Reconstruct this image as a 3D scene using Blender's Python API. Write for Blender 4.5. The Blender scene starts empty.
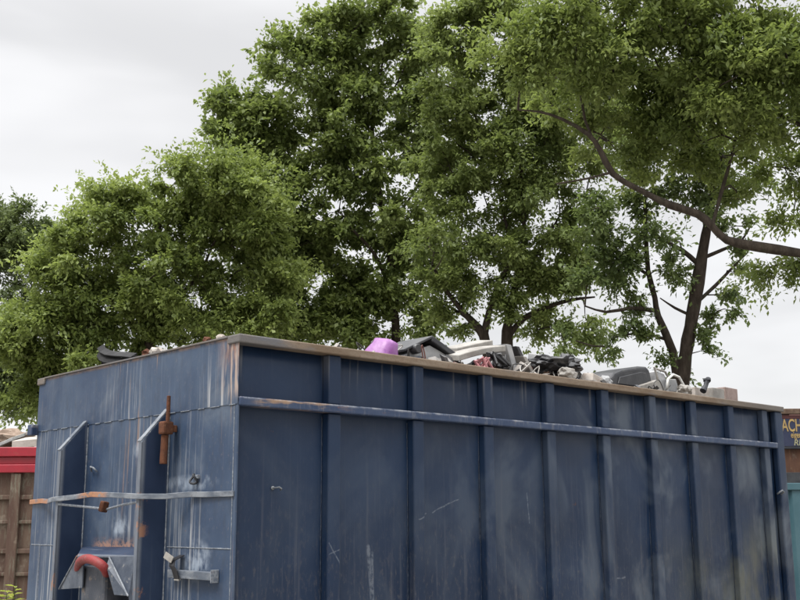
import bpy, bmesh, math, random
import numpy as np
from mathutils import Vector, Matrix, Euler, noise
rnd = random.Random(11)
S = bpy.context.scene
COL = S.collection
PI = math.pi

# ------------------------------------------------------------------ camera
FPX, PITCH, YAW, ROLL = 1046.85, math.radians(11.659), math.radians(46.948), math.radians(-0.325)
CAM = Vector((-3.2144, -4.7265, 1.65))
_F = Vector((math.cos(PITCH)*math.cos(YAW), math.cos(PITCH)*math.sin(YAW), math.sin(PITCH)))
_r = Vector((math.sin(YAW), -math.cos(YAW), 0)); _u = _r.cross(_F)
_R = math.cos(ROLL)*_r + math.sin(ROLL)*_u
_U = -math.sin(ROLL)*_r + math.cos(ROLL)*_u
cam_d = bpy.data.cameras.new('camera'); cam = bpy.data.objects.new('camera', cam_d); COL.objects.link(cam)
cam_d.sensor_width = 36; cam_d.lens = FPX/800*36; cam_d.clip_end = 3000; cam_d.clip_start = 0.05
M3 = Matrix((_R, _U, -_F)).transposed()
cam.matrix_world = Matrix.Translation(CAM) @ M3.to_4x4()
S.camera = cam

def ray(x, y): return _F + _R*((x-400)/FPX) + _U*((300-y)/FPX)
def at(x, y, D): return CAM + ray(x, y)*D            # the point D metres deep seen at a photo pixel
def on_y(x, y, Y=0.0):
    d = ray(x, y); return CAM + d*((Y-CAM.y)/d.y)
def on_x(x, y, X=0.0):
    d = ray(x, y); return CAM + d*((X-CAM.x)/d.x)

# ------------------------------------------------------------------ objects
def put(name, mesh, mat=None, parent=None):
    o = bpy.data.objects.new(name, mesh); COL.objects.link(o)
    if mat is not None: mesh.materials.append(mat)
    if parent is not None: o.parent = parent
    return o
def tag(o, label=None, cat=None, group=None, kind=None):
    for k, v in (('label', label), ('category', cat), ('group', group), ('kind', kind)):
        if v: o[k] = v
    return o
def thing(name, label, cat, loc=(0, 0, 0), group=None):
    o = bpy.data.objects.new(name, None); COL.objects.link(o); o.location = loc
    o.empty_display_size = 0.2
    return tag(o, label, cat, group)

def spline(pts, step=.25):
    """Catmull-Rom through pts (N x 4: xyz + radius), resampled"""
    P_ = np.array(pts, float); P_ = np.vstack([2*P_[0]-P_[1], P_, 2*P_[-1]-P_[-2]]); out = []
    for i in range(1, len(P_)-2):
        a, b, c, d = P_[i-1:i+3]; n = max(2, int(np.linalg.norm(c[:3]-b[:3])/step))
        for k in range(n):
            s = k/n
            out.append(.5*((2*b)+(c-a)*s+(2*a-5*b+4*c-d)*s*s+(3*b-a-3*c+d)*s**3))
    out.append(P_[-2]); return np.array(out)


class MB:
    """collects shapes (in world coordinates) and links them as one mesh object"""
    def __init__(s): s.bm = bmesh.new()
    def box(s, x0, x1, y0, y1, z0, z1):
        v = [s.bm.verts.new((x, y, z)) for x in (x0, x1) for y in (y0, y1) for z in (z0, z1)]
        for f in ((0,1,3,2),(4,6,7,5),(0,4,5,1),(2,3,7,6),(0,2,6,4),(1,5,7,3)): s.bm.faces.new([v[i] for i in f])
        return s
    def obox(s, c, size, rot=(0,0,0), taper=0.0):
        R = Euler(rot).to_matrix(); c = Vector(c); v = []
        for x in (-.5,.5):
            for y in (-.5,.5):
                for z in (-.5,.5):
                    k = 1-taper*(z+.5)
                    v.append(s.bm.verts.new(c + R@Vector((x*size[0]*k, y*size[1]*k, z*size[2]))))
        for f in ((0,1,3,2),(4,6,7,5),(0,4,5,1),(2,3,7,6),(0,2,6,4),(1,5,7,3)): s.bm.faces.new([v[i] for i in f])
        return s
    def prism(s, pts, off):
        off = Vector(off); a = [s.bm.verts.new(Vector(p)) for p in pts]; b = [s.bm.verts.new(Vector(p)+off) for p in pts]
        n = len(a); s.bm.faces.new(a); s.bm.faces.new(b[::-1])
        for i in range(n): s.bm.faces.new((a[i], b[i], b[(i+1)%n], a[(i+1)%n]))
        return s
    def tube(s, pts, rad, n=10, closed=False, caps=True):
        pts = [Vector(p) for p in pts]; m = len(pts)
        rads = rad if isinstance(rad, (list, tuple)) else [rad]*m
        rings = []; ref = None
        for i, p in enumerate(pts):
            a = pts[(i-1) % m] if (closed or i > 0) else p; b = pts[(i+1) % m] if (closed or i < m-1) else p
            t = (b-a).normalized()
            if ref is None:
                ref = Vector((0,0,1)) if abs(t.z) < .9 else Vector((1,0,0))
            ref = (ref - t*ref.dot(t)).normalized(); bi = t.cross(ref)
            rings.append([s.bm.verts.new(p + (ref*math.cos(2*PI*k/n)+bi*math.sin(2*PI*k/n))*rads[i]) for k in range(n)])
        rng = range(m) if closed else range(m-1)
        for i in rng:
            A, B = rings[i], rings[(i+1) % m]
            for k in range(n): s.bm.faces.new((A[k], A[(k+1)%n], B[(k+1)%n], B[k]))
        if caps and not closed:
            s.bm.faces.new(rings[0][::-1]); s.bm.faces.new(rings[-1])
        return s
    def ribbon(s, pts, width_vec, thick):
        """flat bar swept along pts: width_vec across, thick along the horizontal normal"""
        w = Vector(width_vec)/2; pts = [Vector(p) for p in pts]; rings = []
        for i, p in enumerate(pts):
            t = (pts[min(i+1, len(pts)-1)]-pts[max(i-1, 0)]).normalized(); nn = t.cross(w).normalized()*thick/2
            rings.append([s.bm.verts.new(p+q) for q in (w+nn, w-nn, -w-nn, -w+nn)])
        for A, B in zip(rings, rings[1:]):
            for k in range(4): s.bm.faces.new((A[k], A[(k+1)%4], B[(k+1)%4], B[k]))
        s.bm.faces.new(rings[0][::-1]); s.bm.faces.new(rings[-1])
        return s
    def blob(s, c, r, seed=0, rough=.25, sub=3, sharp=1.0, rot=0.0):
        g = bmesh.ops.create_icosphere(s.bm, subdivisions=sub, radius=1)
        R = Matrix.Rotation(rot, 3, 'Z')
        for v in g['verts']:
            d = v.co.normalized(); q = d*1.7+Vector((seed*7.1, seed*3.3, 0))
            k = 1+rough*noise.noise(q)+rough*.6*abs(noise.noise(q*2.3))*sharp+rough*.35*noise.noise(q*5)
            v.co = Vector(c) + R@Vector((d.x*r[0]*k, d.y*r[1]*k, d.z*r[2]*k))
        return s
    def build(s, name, mat, parent=None, bevel=0, seg=2, smooth=False, sub=0):
        bmesh.ops.recalc_face_normals(s.bm, faces=s.bm.faces)
        me = bpy.data.meshes.new(name)
        if parent is not None:      # children are stored relative to their thing's base
            base = Vector(parent.location)
            pp = parent.parent
            while pp is not None: base += Vector(pp.location); pp = pp.parent
            bmesh.ops.translate(s.bm, verts=s.bm.verts, vec=-base)
        loc = None
        if parent is None:          # a thing that is one mesh: origin at its own base
            xs = [v.co for v in s.bm.verts]
            loc = Vector((sum(p.x for p in xs)/len(xs), sum(p.y for p in xs)/len(xs), min(p.z for p in xs)))
            bmesh.ops.translate(s.bm, verts=s.bm.verts, vec=-loc)
        s.bm.to_mesh(me); s.bm.free()
        o = put(name, me, mat, parent)
        if loc is not None: o.location = loc
        if smooth:
            for p in me.polygons: p.use_smooth = True
        if bevel:
            m = o.modifiers.new('bevel', 'BEVEL'); m.width = bevel; m.segments = seg; m.limit_method = 'ANGLE'; m.angle_limit = .6
            m.harden_normals = False
        if sub:
            m = o.modifiers.new('sub', 'SUBSURF'); m.levels = m.render_levels = sub
        return o

# ------------------------------------------------------------------ node helper
class NG:
    def __init__(s, name):
        s.m = bpy.data.materials.new(name); s.m.use_nodes = True; s.t = s.m.node_tree; s.t.nodes.clear()
        s.out = s.t.nodes.new('ShaderNodeOutputMaterial')
    def n(s, typ, **kw):
        nd = s.t.nodes.new(typ)
        for k, v in kw.items(): setattr(nd, k, v)
        return nd
    def lk(s, a, b): s.t.links.new(a, b)
    def inp(s, sock, v):
        if hasattr(v, 'is_linked') or isinstance(v, bpy.types.NodeSocket): s.lk(v, sock)
        else: sock.default_value = v
    def math(s, op, a, b=None, c=None, clamp=False):
        nd = s.n('ShaderNodeMath', operation=op, use_clamp=clamp)
        for i, v in enumerate((a, b, c)):
            if v is not None: s.inp(nd.inputs[i], v)
        return nd.outputs[0]
    def pos(s):
        if not hasattr(s, '_p'): s._p = s.n('ShaderNodeNewGeometry').outputs['Position']
        return s._p
    def xyz(s):
        if not hasattr(s, '_x'):
            nd = s.n('ShaderNodeSeparateXYZ'); s.lk(s.pos(), nd.inputs[0]); s._x = nd.outputs
        return s._x
    def noise(s, scale=(1,1,1), detail=4, rough=.55, off=(0,0,0), dist=0.0, vec=None):
        mp = s.n('ShaderNodeMapping'); s.lk(vec if vec is not None else s.pos(), mp.inputs[0])
        mp.inputs['Scale'].default_value = scale; mp.inputs['Location'].default_value = off
        nd = s.n('ShaderNodeTexNoise'); s.lk(mp.outputs[0], nd.inputs['Vector'])
        nd.inputs['Scale'].default_value = 1; nd.inputs['Detail'].default_value = detail
        nd.inputs['Roughness'].default_value = rough; nd.inputs['Distortion'].default_value = dist
        return nd.outputs[0]
    def ramp(s, v, a, b, lo=0.0, hi=1.0, smooth=True):
        nd = s.n('ShaderNodeMapRange', clamp=True)
        nd.interpolation_type = 'SMOOTHSTEP' if smooth else 'LINEAR'
        s.inp(nd.inputs[0], v)
        for i, q in zip((1,2,3,4), (a,b,lo,hi)): s.inp(nd.inputs[i], q)
        return nd.outputs[0]
    def mix(s, f, a, b):
        nd = s.n('ShaderNodeMix', data_type='RGBA')
        s.inp(nd.inputs[0], f)
        for i, v in ((6, a), (7, b)):
            if isinstance(v, (tuple, list)): nd.inputs[i].default_value = (*v[:3], 1)
            else: s.lk(v, nd.inputs[i])
        return nd.outputs[2]
    def mul(s, *a):
        r = a[0]
        for q in a[1:]: r = s.math('MULTIPLY', r, q)
        return r
    def seg(s, u, w, a, b, width):
        """1 near the segment a-b in the plane of coordinates u, w"""
        d = (b[0]-a[0], b[1]-a[1]); L2 = d[0]**2+d[1]**2
        pu = s.math('SUBTRACT', u, a[0]); pw = s.math('SUBTRACT', w, a[1])
        t = s.math('ADD', s.math('MULTIPLY', pu, d[0]/L2), s.math('MULTIPLY', pw, d[1]/L2), clamp=True)
        du = s.math('SUBTRACT', pu, s.math('MULTIPLY', t, d[0])); dw = s.math('SUBTRACT', pw, s.math('MULTIPLY', t, d[1]))
        dist = s.math('SQRT', s.math('ADD', s.math('MULTIPLY', du, du), s.math('MULTIPLY', dw, dw)))
        return s.ramp(dist, width, width*.35)
    def bump(s, h, strength=.3, dist=.01, normal=None):
        nd = s.n('ShaderNodeBump'); nd.inputs['Strength'].default_value = strength; nd.inputs['Distance'].default_value = dist
        s.lk(h, nd.inputs['Height'])
        if normal is not None: s.lk(normal, nd.inputs['Normal'])
        return nd.outputs[0]
    def done(s, col, rough=.6, metal=0.0, spec=.5, normal=None):
        p = s.n('ShaderNodeBsdfPrincipled')
        if isinstance(col, (tuple, list)): p.inputs['Base Color'].default_value = (*col[:3], 1)
        else: s.lk(col, p.inputs['Base Color'])
        s.inp(p.inputs['Roughness'], rough); s.inp(p.inputs['Metallic'], metal); s.inp(p.inputs['Specular IOR Level'], spec)
        if normal is not None: s.lk(normal, p.inputs['Normal'])
        s.lk(p.outputs[0], s.out.inputs[0]); s.p = p
        return s.m

RUST = (.19, .075, .032); RUSTD = (.08, .035, .02); NAVY = (.0037, .0135, .037); CHALK = (.30, .33, .38)

def side_paint():
    g = NG('navy_side_paint'); x, y, z = g.xyz()
    base = g.mix(g.ramp(g.noise((1.1,1,1.4), 3), .35, .7), NAVY, (.0072, .0205, .051))
    # dusty clouds on the sheets, with soft sky reflections painted into the same colour
    dust_sheen = g.ramp(g.noise((1.5,1,1.1), 4, .6, (3.1,0,1.7), .6), .46, .66)
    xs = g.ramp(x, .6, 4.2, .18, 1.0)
    c = g.mix(g.mul(dust_sheen, xs, .46), base, (.125, .148, .172))
    # fine vertical streaks, stronger low down
    st = g.ramp(g.noise((34, 20, 1.1), 3, .6, (0,0,5)), .52, .78)
    c = g.mix(g.mul(st, g.ramp(z, 2.2, 1.1, .05, .34)), c, (.105, .105, .115))
    # light speckled grime
    gr = g.ramp(g.noise((55, 55, 22), 4, .7), .5, .8)
    c = g.mix(g.mul(gr, g.ramp(z, 2.0, 1.0, .08, .5)), c, (.105, .093, .085))
    # algae towards the rear foot
    al = g.mul(g.ramp(x, 3.6, 5.4), g.ramp(z, 1.75, 1.05), g.ramp(g.noise((2.6,1,1.2), 4, .65, (9,0,0)), .38, .66))
    c = g.mix(g.math('MULTIPLY', al, .5), c, (.115,.112,.06))
    # a few run marks and scratches through the paint
    nz = g.math('ADD', z, g.math('MULTIPLY', g.math('SUBTRACT', g.noise((9,1,9), 2), .5), .03))
    sc = None
    for a, b, w in (((1.36,1.625),(1.47,1.665),.006), ((1.53,1.675),(1.77,1.752),.006), ((.65,1.50),(.77,1.33),.006), ((.65,1.44),(.75,1.475),.005),
                    ((.99,1.47),(1.015,1.17),.020), ((1.02,1.44),(1.025,1.10),.012), ((2.45,1.80),(2.47,1.60),.007), ((3.42,1.18),(3.56,1.19),.008)):
        q = g.seg(x, nz, a, b, w); sc = q if sc is None else g.math('MAXIMUM', sc, q)
    c = g.mix(g.mul(sc, g.ramp(g.noise((40,1,40),2), .3, .6, .05, .42)), c, (.17, .19, .22))
    # thin drips running down from rim and rail
    dr = g.mul(g.ramp(g.noise((26, 8, .35), 2, .5, (2,0,0)), .62, .74), g.ramp(z, 2.35, 2.58, .0, .5))
    c = g.mix(dr, c, (.17,.17,.175))
    # rust nibbling at edges
    ru = g.ramp(g.noise((13,13,13), 5, .7, (5,1,1)), .69, .76)
    c = g.mix(g.math('MULTIPLY', ru, .5), c, RUSTD)
    h = g.math('ADD', g.math('MULTIPLY', g.noise((1.6,1.6,1.3), 2, .5), 1.0), g.math('MULTIPLY', g.noise((60,60,60), 3), .012))
    nrm = g.bump(h, .55, .05)
    ro = g.ramp(g.noise((2.2,1,2.2), 4), .3, .75, .36, .62)
    return g.done(c, ro, 0, .30, nrm)

def rail_paint():
    g = NG('worn_rail_paint'); x, y, z = g.xyz()
    c = g.mix(g.ramp(g.noise((3,3,9), 4), .35, .7), (.015,.031,.074), (.035,.054,.10))
    c = g.mix(g.mul(g.ramp(g.noise((30,30,6), 4, .7), .5, .8), .5), c, (.21,.205,.2))
    # rusty smear near the front end, whiter chipped upper arris
    sm = g.mul(g.ramp(x, .05, .2), g.ramp(x, .85, .55), g.ramp(g.noise((5,20,45), 4, .6, (1,1,0)), .45, .62), g.ramp(z, 2.22, 2.28, .35, 1))
    c = g.mix(g.math('MULTIPLY', sm, .85), c, (.27,.17,.10))
    e = g.mul(g.ramp(z, 2.272, 2.288), g.ramp(g.noise((9,9,9), 4, .7), .42, .66))
    c = g.mix(g.math('MULTIPLY', e, .6), c, (.33,.34,.35))
    ru = g.ramp(g.noise((8,20,20), 5, .7, (2,7,1)), .63, .72)
    c = g.mix(g.math('MULTIPLY', ru, .6), c, RUST)
    return g.done(c, .55, 0, .4, g.bump(g.noise((14,14,14), 4), .3, .01))

def rim_paint():
    g = NG('rusty_rim'); x, y, z = g.xyz()
    c = g.mix(g.ramp(g.noise((2.2,6,9), 5, .65), .35, .66), (.125,.088,.058), (.185,.145,.108))
    c = g.mix(g.ramp(g.noise((26,26,26), 5, .7), .52, .7, 0, .6), c, (.115,.07,.045))
    bl = g.mul(g.ramp(x, .30, .22), g.ramp(g.noise((7,7,14), 3), .25, .5, .4, .9))
    c = g.mix(bl, c, (.105,.10,.10))
    b2 = g.mul(g.ramp(g.noise((1.1,3,5), 4, .6, (4,0,0)), .57, .66), .7)
    c = g.mix(b2, c, (.10,.105,.12))
    far = g.ramp(x, 4.6, 5.8, 0, .75)
    c = g.mix(far, c, (.10,.095,.09))
    return g.done(c, .75, 0, .3, g.bump(g.noise((30,30,30), 5, .7), .5, .008))

def front_paint():
    g = NG('chalky_front_paint'); x, y, z = g.xyz()
    c = g.mix(g.ramp(g.noise((1,1.6,1.3), 4, .6), .3, .72), (.019,.037,.076), (.041,.066,.110))
    # chalky whitening clouds
    cl = g.ramp(g.noise((1,2.2,2.0), 5, .65, (0,3.4,1.2), .4), .5, .75)
    c = g.mix(g.math('MULTIPLY', cl, .36), c, (.15,.175,.205))
    wav = g.math('ADD', y, g.math('MULTIPLY', g.math('SUBTRACT', g.noise((1,4,3), 2), .5), .02))
    cb = g.n('ShaderNodeCombineXYZ'); g.lk(x, cb.inputs[0]); g.lk(wav, cb.inputs[1]); g.lk(z, cb.inputs[2]); v = cb.outputs[0]
    # long runs of chalk below each seam
    s1 = g.ramp(g.noise((1,30,.5), 3, .6, (0,0,3), vec=v), .51, .64)
    band = g.math('MAXIMUM', g.ramp(z, 2.25, 2.57, .95, .12), g.mul(g.ramp(z, 2.255, 2.25), g.ramp(z, 1.55, 2.24, .15, .95)))
    patch = g.ramp(g.noise((1,3.4,.35), 3, .6, (0,8.3,0)), .46, .64)
    upm = g.ramp(z, 2.245, 2.255)
    ab = lambda v0: g.math('ABSOLUTE', g.math('SUBTRACT', y, v0))
    pu = g.math('MAXIMUM', g.ramp(ab(.22), .32, .10), g.math('MAXIMUM', g.ramp(ab(1.27), .30, .12), .12))
    patch = g.math('ADD', g.mul(upm, pu), g.mul(g.math('SUBTRACT', 1.0, upm), patch))
    s1 = g.math('MULTIPLY', s1, g.ramp(g.noise((1,15,2.4), 4, .65, (0,5,5), vec=v), .36, .6, .12, 1.0))
    c = g.mix(g.mul(s1, band, patch, .85), c, (.31,.315,.325))
    s2 = g.ramp(g.noise((1,58,.9), 2, .5, (0,2,1), vec=v), .6, .72)
    c = g.mix(g.mul(s2, patch, .45), c, (.50,.50,.50))
    # brown rust runs
    s3 = g.mul(g.ramp(g.noise((1,24,.8), 3, .6, (0,6,0), vec=v), .60, .70), g.math('MAXIMUM', g.ramp(ab(1.22), .22, .08), g.math('MAXIMUM', g.ramp(ab(.10), .16, .05), g.ramp(g.noise((1,2.1,.7), 2, .5, (0,1.5,4)), .55, .65))), g.ramp(z, 1.7, 2.5, .25, .85))
    c = g.mix(s3, c, (.28,.17,.10))
    # heavy rust at the near upper corner and along the top lip
    k = g.mul(g.ramp(y, .22, .02), g.ramp(z, 2.40, 2.58), g.ramp(g.noise((9,34,7), 5, .7, vec=v), .42, .56))
    c = g.mix(k, c, (.22,.095,.05))
    k1 = g.mul(g.ramp(y, .24, .03), g.ramp(z, 2.25, 2.36), g.ramp(g.noise((9,42,3.5), 4, .65, (0,3,0), vec=v), .44, .58), .85)
    c = g.mix(k1, c, (.34,.26,.215))
    k2 = g.mul(g.ramp(z, 2.595, 2.625), g.ramp(g.noise((9,9,9), 4, .7), .35, .62))
    c = g.mix(k2, c, (.30,.19,.13))
    # bare rusty band where the hook rubs
    hb = g.mul(g.ramp(y, 1.0, 1.06), g.ramp(y, 1.62, 1.45), g.ramp(z, 1.415, 1.43), g.ramp(z, 1.545, 1.48), g.ramp(g.noise((9,20,30), 4, .7), .38, .58))
    c = g.mix(g.math('MULTIPLY', hb, .85), c, (.36,.20,.14))
    for (cy, cz, ry, rz, am) in ((1.23,1.60,.12,.09,.6), (.36,1.42,.16,.12,.5), (.46,1.84,.30,.05,.4), (1.02,2.06,.10,.07,.4)):
        uy = g.math('DIVIDE', g.math('SUBTRACT', y, cy), ry); uz = g.math('DIVIDE', g.math('SUBTRACT', z, cz), rz)
        d = g.math('ADD', g.math('MULTIPLY', uy, uy), g.math('MULTIPLY', uz, uz))
        m = g.mul(g.ramp(d, 1.2, 0.1), g.ramp(g.noise((14,14,9), 4, .6, (cy,cz,0)), .38, .66), am)
        c = g.mix(m, c, (.40,.46,.53))
    gm = g.mul(g.ramp(g.noise((1,16,5), 5, .7, (0,4,2)), .48, .7), .38)
    c = g.mix(gm, c, (.020,.026,.040))
    gm2 = g.mul(g.ramp(g.noise((1,40,26), 5, .75, (0,1,7)), .56, .72), .4)
    c = g.mix(gm2, c, (.15,.135,.125))
    rs = g.mul(g.ramp(g.noise((18,18,18), 5, .72, (1,0,0)), .68, .75), .6)
    c = g.mix(rs, c, RUST)
    h = g.math('ADD', g.noise((2,2.4,2.4), 2, .5), g.math('MULTIPLY', g.noise((50,50,50), 3), .02))
    return g.done(c, g.ramp(g.noise((2,3,3), 4), .3, .7, .42, .68), 0, .4, g.bump(h, .45, .04))

def plate_paint(name='guide_paint', rust_amt=.5):
    g = NG(name); x, y, z = g.xyz()
    c = g.mix(g.ramp(g.noise((3,3,2), 4), .35, .7), (.008,.019,.048), (.021,.037,.074))
    e = g.mul(g.ramp(x, -.145, -.168), g.ramp(g.noise((12,12,5), 4, .7), .2, .55, .45, .95))
    c = g.mix(e, c, (.12,.135,.16))
    ru = g.mul(g.ramp(x, -.10, -.165), g.ramp(g.noise((7,7,5), 5, .7, (3,2,4.4)), .58, .66), rust_amt*1.6)
    c = g.mix(ru, c, (.28,.13,.065))
    s = g.mul(g.ramp(g.noise((30,4,.8), 3), .58, .74), .35)
    c = g.mix(s, c, (.22,.23,.25))
    return g.done(c, .55, 0, .4, g.bump(g.noise((40,40,40), 4), .2, .005))

def strap_paint():
    g = NG('worn_strap'); x, y, z = g.xyz()
    c = g.mix(g.ramp(g.noise((6,6,20), 4), .35, .65), (.075,.09,.115), (.19,.205,.225))
    ru = g.math('MAXIMUM', g.mul(g.ramp(y, 1.9, 2.1), g.ramp(g.noise((9,9,25), 4, .7), .36, .52)), g.mul(g.ramp(y, 1.0, 1.12), g.ramp(y, 1.45, 1.3), g.ramp(g.noise((9,12,25), 4, .7, (1,1,3)), .38, .5)))
    c = g.mix(g.math('MULTIPLY', ru, .9), c, (.33,.15,.07))
    d = g.ramp(g.noise((20,20,20), 5, .7, (7,2,2)), .58, .68, 0, .6)
    c = g.mix(d, c, (.07,.06,.06))
    return g.done(c, .6, .1, .4, g.bump(g.noise((30,30,30), 4), .4, .006))

def speck(name, a, b, scale=8, rough=.6, spec=.4, spot=None, bump=.2, metal=0):
    g = NG(name)
    c = g.mix(g.ramp(g.noise((scale,)*3, 4, .6), .35, .68), a, b)
    if spot: c = g.mix(g.ramp(g.noise((scale*2.3,)*3, 5, .7, (4,4,1)), .58, .68, 0, .8), c, spot)
    return g.done(c, rough, metal, spec, g.bump(g.noise((scale*5,)*3, 4), bump, .006))

m_side, m_rail, m_rim, m_front, m_plate, m_strap = side_paint(), rail_paint(), rim_paint(), front_paint(), plate_paint(), strap_paint()
m_rust = speck('orange_rust', (.105,.043,.024), (.070,.032,.021), 22, .85, .15, (.16,.085,.05), .6)
m_weld = speck('weld_bead', (.11,.13,.16), (.24,.26,.28), 60, .6, .4, RUST, .4)
m_ribweld = speck('painted_weld', (.018,.028,.052), (.05,.062,.085), 40, .6, .3, (.12,.11,.10), .4)
m_peg = speck('dull_peg', (.10,.11,.125), (.19,.20,.21), 40, .5, .4)
m_dark = speck('dark_steel', (.012,.014,.02), (.03,.032,.036), 14, .6)
m_black = speck('black_plastic', (.012,.012,.014), (.028,.028,.03), 10, .38, .5)
m_charc = speck('charcoal_plastic', (.026,.027,.031), (.042,.043,.046), 9, .5, .35, (.07,.066,.062))
m_white = speck('dirty_white_plastic', (.27,.258,.238), (.18,.168,.152), 9, .6, .3, (.20,.17,.14))
m_ivory = speck('greyed_card', (.36,.33,.30), (.26,.225,.195), 9, .85, .2, (.25,.19,.15))
m_grey = speck('grey_plastic', (.20,.205,.21), (.30,.30,.30), 9, .5)
m_purple = speck('purple_plastic', (.19,.060,.22), (.25,.10,.28), 11, .4, .4, (.15,.04,.19))
m_pink = speck('pink_plastic', (.34,.14,.15), (.25,.10,.11), 18, .5)
m_red = speck('red_gloss', (.27,.010,.022), (.21,.011,.021), 4, .32, .5, (.24,.03,.03), .1)
m_hookred = speck('worn_red_hook', (.21,.024,.026), (.14,.030,.028), 14, .6, .3, (.16,.10,.085), .4)
m_silver = speck('silver_metal', (.5,.5,.5), (.36,.36,.37), 18, .32, .5, None, .15, .7)
m_wire = speck('pale_wire', (.6,.6,.58), (.5,.5,.48), 30, .4)

# ------------------------------------------------------------------ the skip
L, W, H = 6.08, 2.5, 2.63
PY = .06                                     # the side sheet lies this far behind the rail face
skip = thing('waste_container', 'large open navy blue steel waste container with ribbed side, heaped with scrap', 'container', (L/2, W/2, 0))
def bowed(y0, sgn):
    b = MB(); bm = b.bm; nx, nz = 90, 24; g0 = []
    for i in range(nx+1):
        x = .012+(L-.032)*i/nx; col_ = []
        for k in range(nz+1):
            z = .40+(H-.45)*k/nz
            d = .010*noise.noise(Vector((x*1.6, sgn*3, z*1.3)))+.004*noise.noise(Vector((x*4, sgn*5, z*3)))
            col_.append(bm.verts.new((x, y0+d, z)))
        g0.append(col_)
    for i in range(nx):
        for k in range(nz): bm.faces.new((g0[i][k], g0[i+1][k], g0[i+1][k+1], g0[i][k+1]))
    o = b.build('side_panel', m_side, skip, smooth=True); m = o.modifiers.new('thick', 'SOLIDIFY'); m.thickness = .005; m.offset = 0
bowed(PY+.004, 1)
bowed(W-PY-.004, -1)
MB().box(.02, L-.02, PY+.008, W-PY-.008, .36, .40).build('floor_plate', m_dark, skip)
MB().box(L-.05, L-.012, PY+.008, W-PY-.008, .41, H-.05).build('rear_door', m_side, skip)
for yy in (.70, 1.62):                       # long runners and their rollers under the floor
    MB().box(.05, L-.05, yy, yy+.16, .17, .357).build('floor_runner', m_dark, skip)
for xx in (.4, L-.5):
    for yy in (.45, 1.90):
        MB().tube([(xx, yy, .11), (xx, yy+.2, .11)], .108, 20).build('roller', m_dark, skip, bevel=.006)
        MB().box(xx-.05, xx+.05, yy+.205, yy+.225, .05, .356).build('roller_bracket', m_dark, skip)
        MB().box(xx-.05, xx+.05, yy-.025, yy-.005, .05, .356).build('roller_bracket', m_dark, skip)
# front: a lower sheet and the upper sheet lapped over it
MB().box(0, .010, 0.0, W, .36, 2.262).build('front_panel', m_front, skip, bevel=.002)
up = MB()
n = 14
bm = up.bm
grid = []
for i in range(n+1):
    yy = W*i/n
    dz = .0012*math.sin(i*1.9)+.001*math.sin(i*4.3)
    grid.append((yy, 2.250+dz))
top = H-.012
pts = [(-.004, a, b) for a, b in grid] + [(-.004, W, top), (-.004, 0, top)]
up.prism(pts, (.0035, 0, 0)).build('upper_front_panel', m_front, skip)
MB().box(-.016, .05, .10, W-.10, H-.011, H).build('front_lip', m_rim, skip, bevel=.003)
# top rim of both long sides
rim_b = MB(); 
def rim(y0, y1, px):
    b = MB(); bm = b.bm; xs = [-.016, .05, .26, .7]+[.7+(L-.7+.004)*k/12 for k in range(1, 13)]; rings = []
    for x in xs:
        w = .004*noise.noise(Vector((x*1.3, y0*9, 2)))
        rings.append([bm.verts.new((x, yy, zz+w)) for yy, zz in ((y0, H-.048), (y1, H-.048), (y1, H), (y0, H))])
    for A, B in zip(rings, rings[1:]):
        for k in range(4): bm.faces.new((A[k], A[(k+1)%4], B[(k+1)%4], B[k]))
    bm.faces.new(rings[0][::-1]); bm.faces.new(rings[-1])
    return b.build('top_rim', m_rim, skip, bevel=.007)
rim(-.020, .098, 0); rim(W-.098, W+.020, 0)
MB().box(L-.10, L+.004, .10, W-.10, H-.06, H-.002).build('top_rim', m_rim, skip, bevel=.006)
# mid rails
for y0, y1 in ((-.014, PY-.002), (W-PY+.002, W+.014)):
    b = MB(); bm = b.bm; rings = []
    for k in range(15):
        x = .004+(5.93-.004)*k/14; w = .003*noise.noise(Vector((x*1.7, y0*5, 7)))
        rings.append([bm.verts.new((x, yy, zz+w)) for yy, zz in ((y0, 2.240), (y1, 2.240), (y1, 2.290), (y0, 2.290))])
    for A, B in zip(rings, rings[1:]):
        for k in range(4): bm.faces.new((A[k], A[(k+1)%4], B[(k+1)%4], B[k]))
    bm.faces.new(rings[0][::-1]); bm.faces.new(rings[-1])
    b.build('mid_rail', m_rail, skip, bevel=.008)
# ribs: pressed hat sections, one lower and one upper length each
RX = [.685, 1.367, 2.022, 2.682, 3.337, 3.968, 4.567, 5.172, 5.768]
def rib_mesh(z0, z1, sgn):
    b = MB(); y_in, y_out = PY-.001, .010
    p = [(-.056, y_in), (-.046, y_out), (.046, y_out), (.056, y_in)]
    if sgn < 0: p = [(x, W-y) for x, y in p]
    b.prism([(x, y, z0) for x, y in p], (0, 0, z1-z0)); return b
for sgn in (1, -1):
    for z0, z1 in ((.40, 2.238), (2.292, H-.050)):
        proto = None
        for x in RX:
            if proto is None:
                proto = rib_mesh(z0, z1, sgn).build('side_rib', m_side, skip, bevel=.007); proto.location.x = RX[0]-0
                o = proto
            else:
                o = proto.copy(); COL.objects.link(o); o.parent = skip
            o.location = (x, 0, 0)
# weld beads down the rib flanks
for x in RX:
    b = MB()
    for s in (-1, 1):
        pts = [(x+s*.058+.0015*math.sin(k*2.7+x), PY-.001, .6+1.62*k/60) for k in range(61)]
        b.tube(pts, [.0018+.0016*rnd.random() for _ in pts], 5)
    b.build('rib_weld', m_ribweld, skip)
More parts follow.
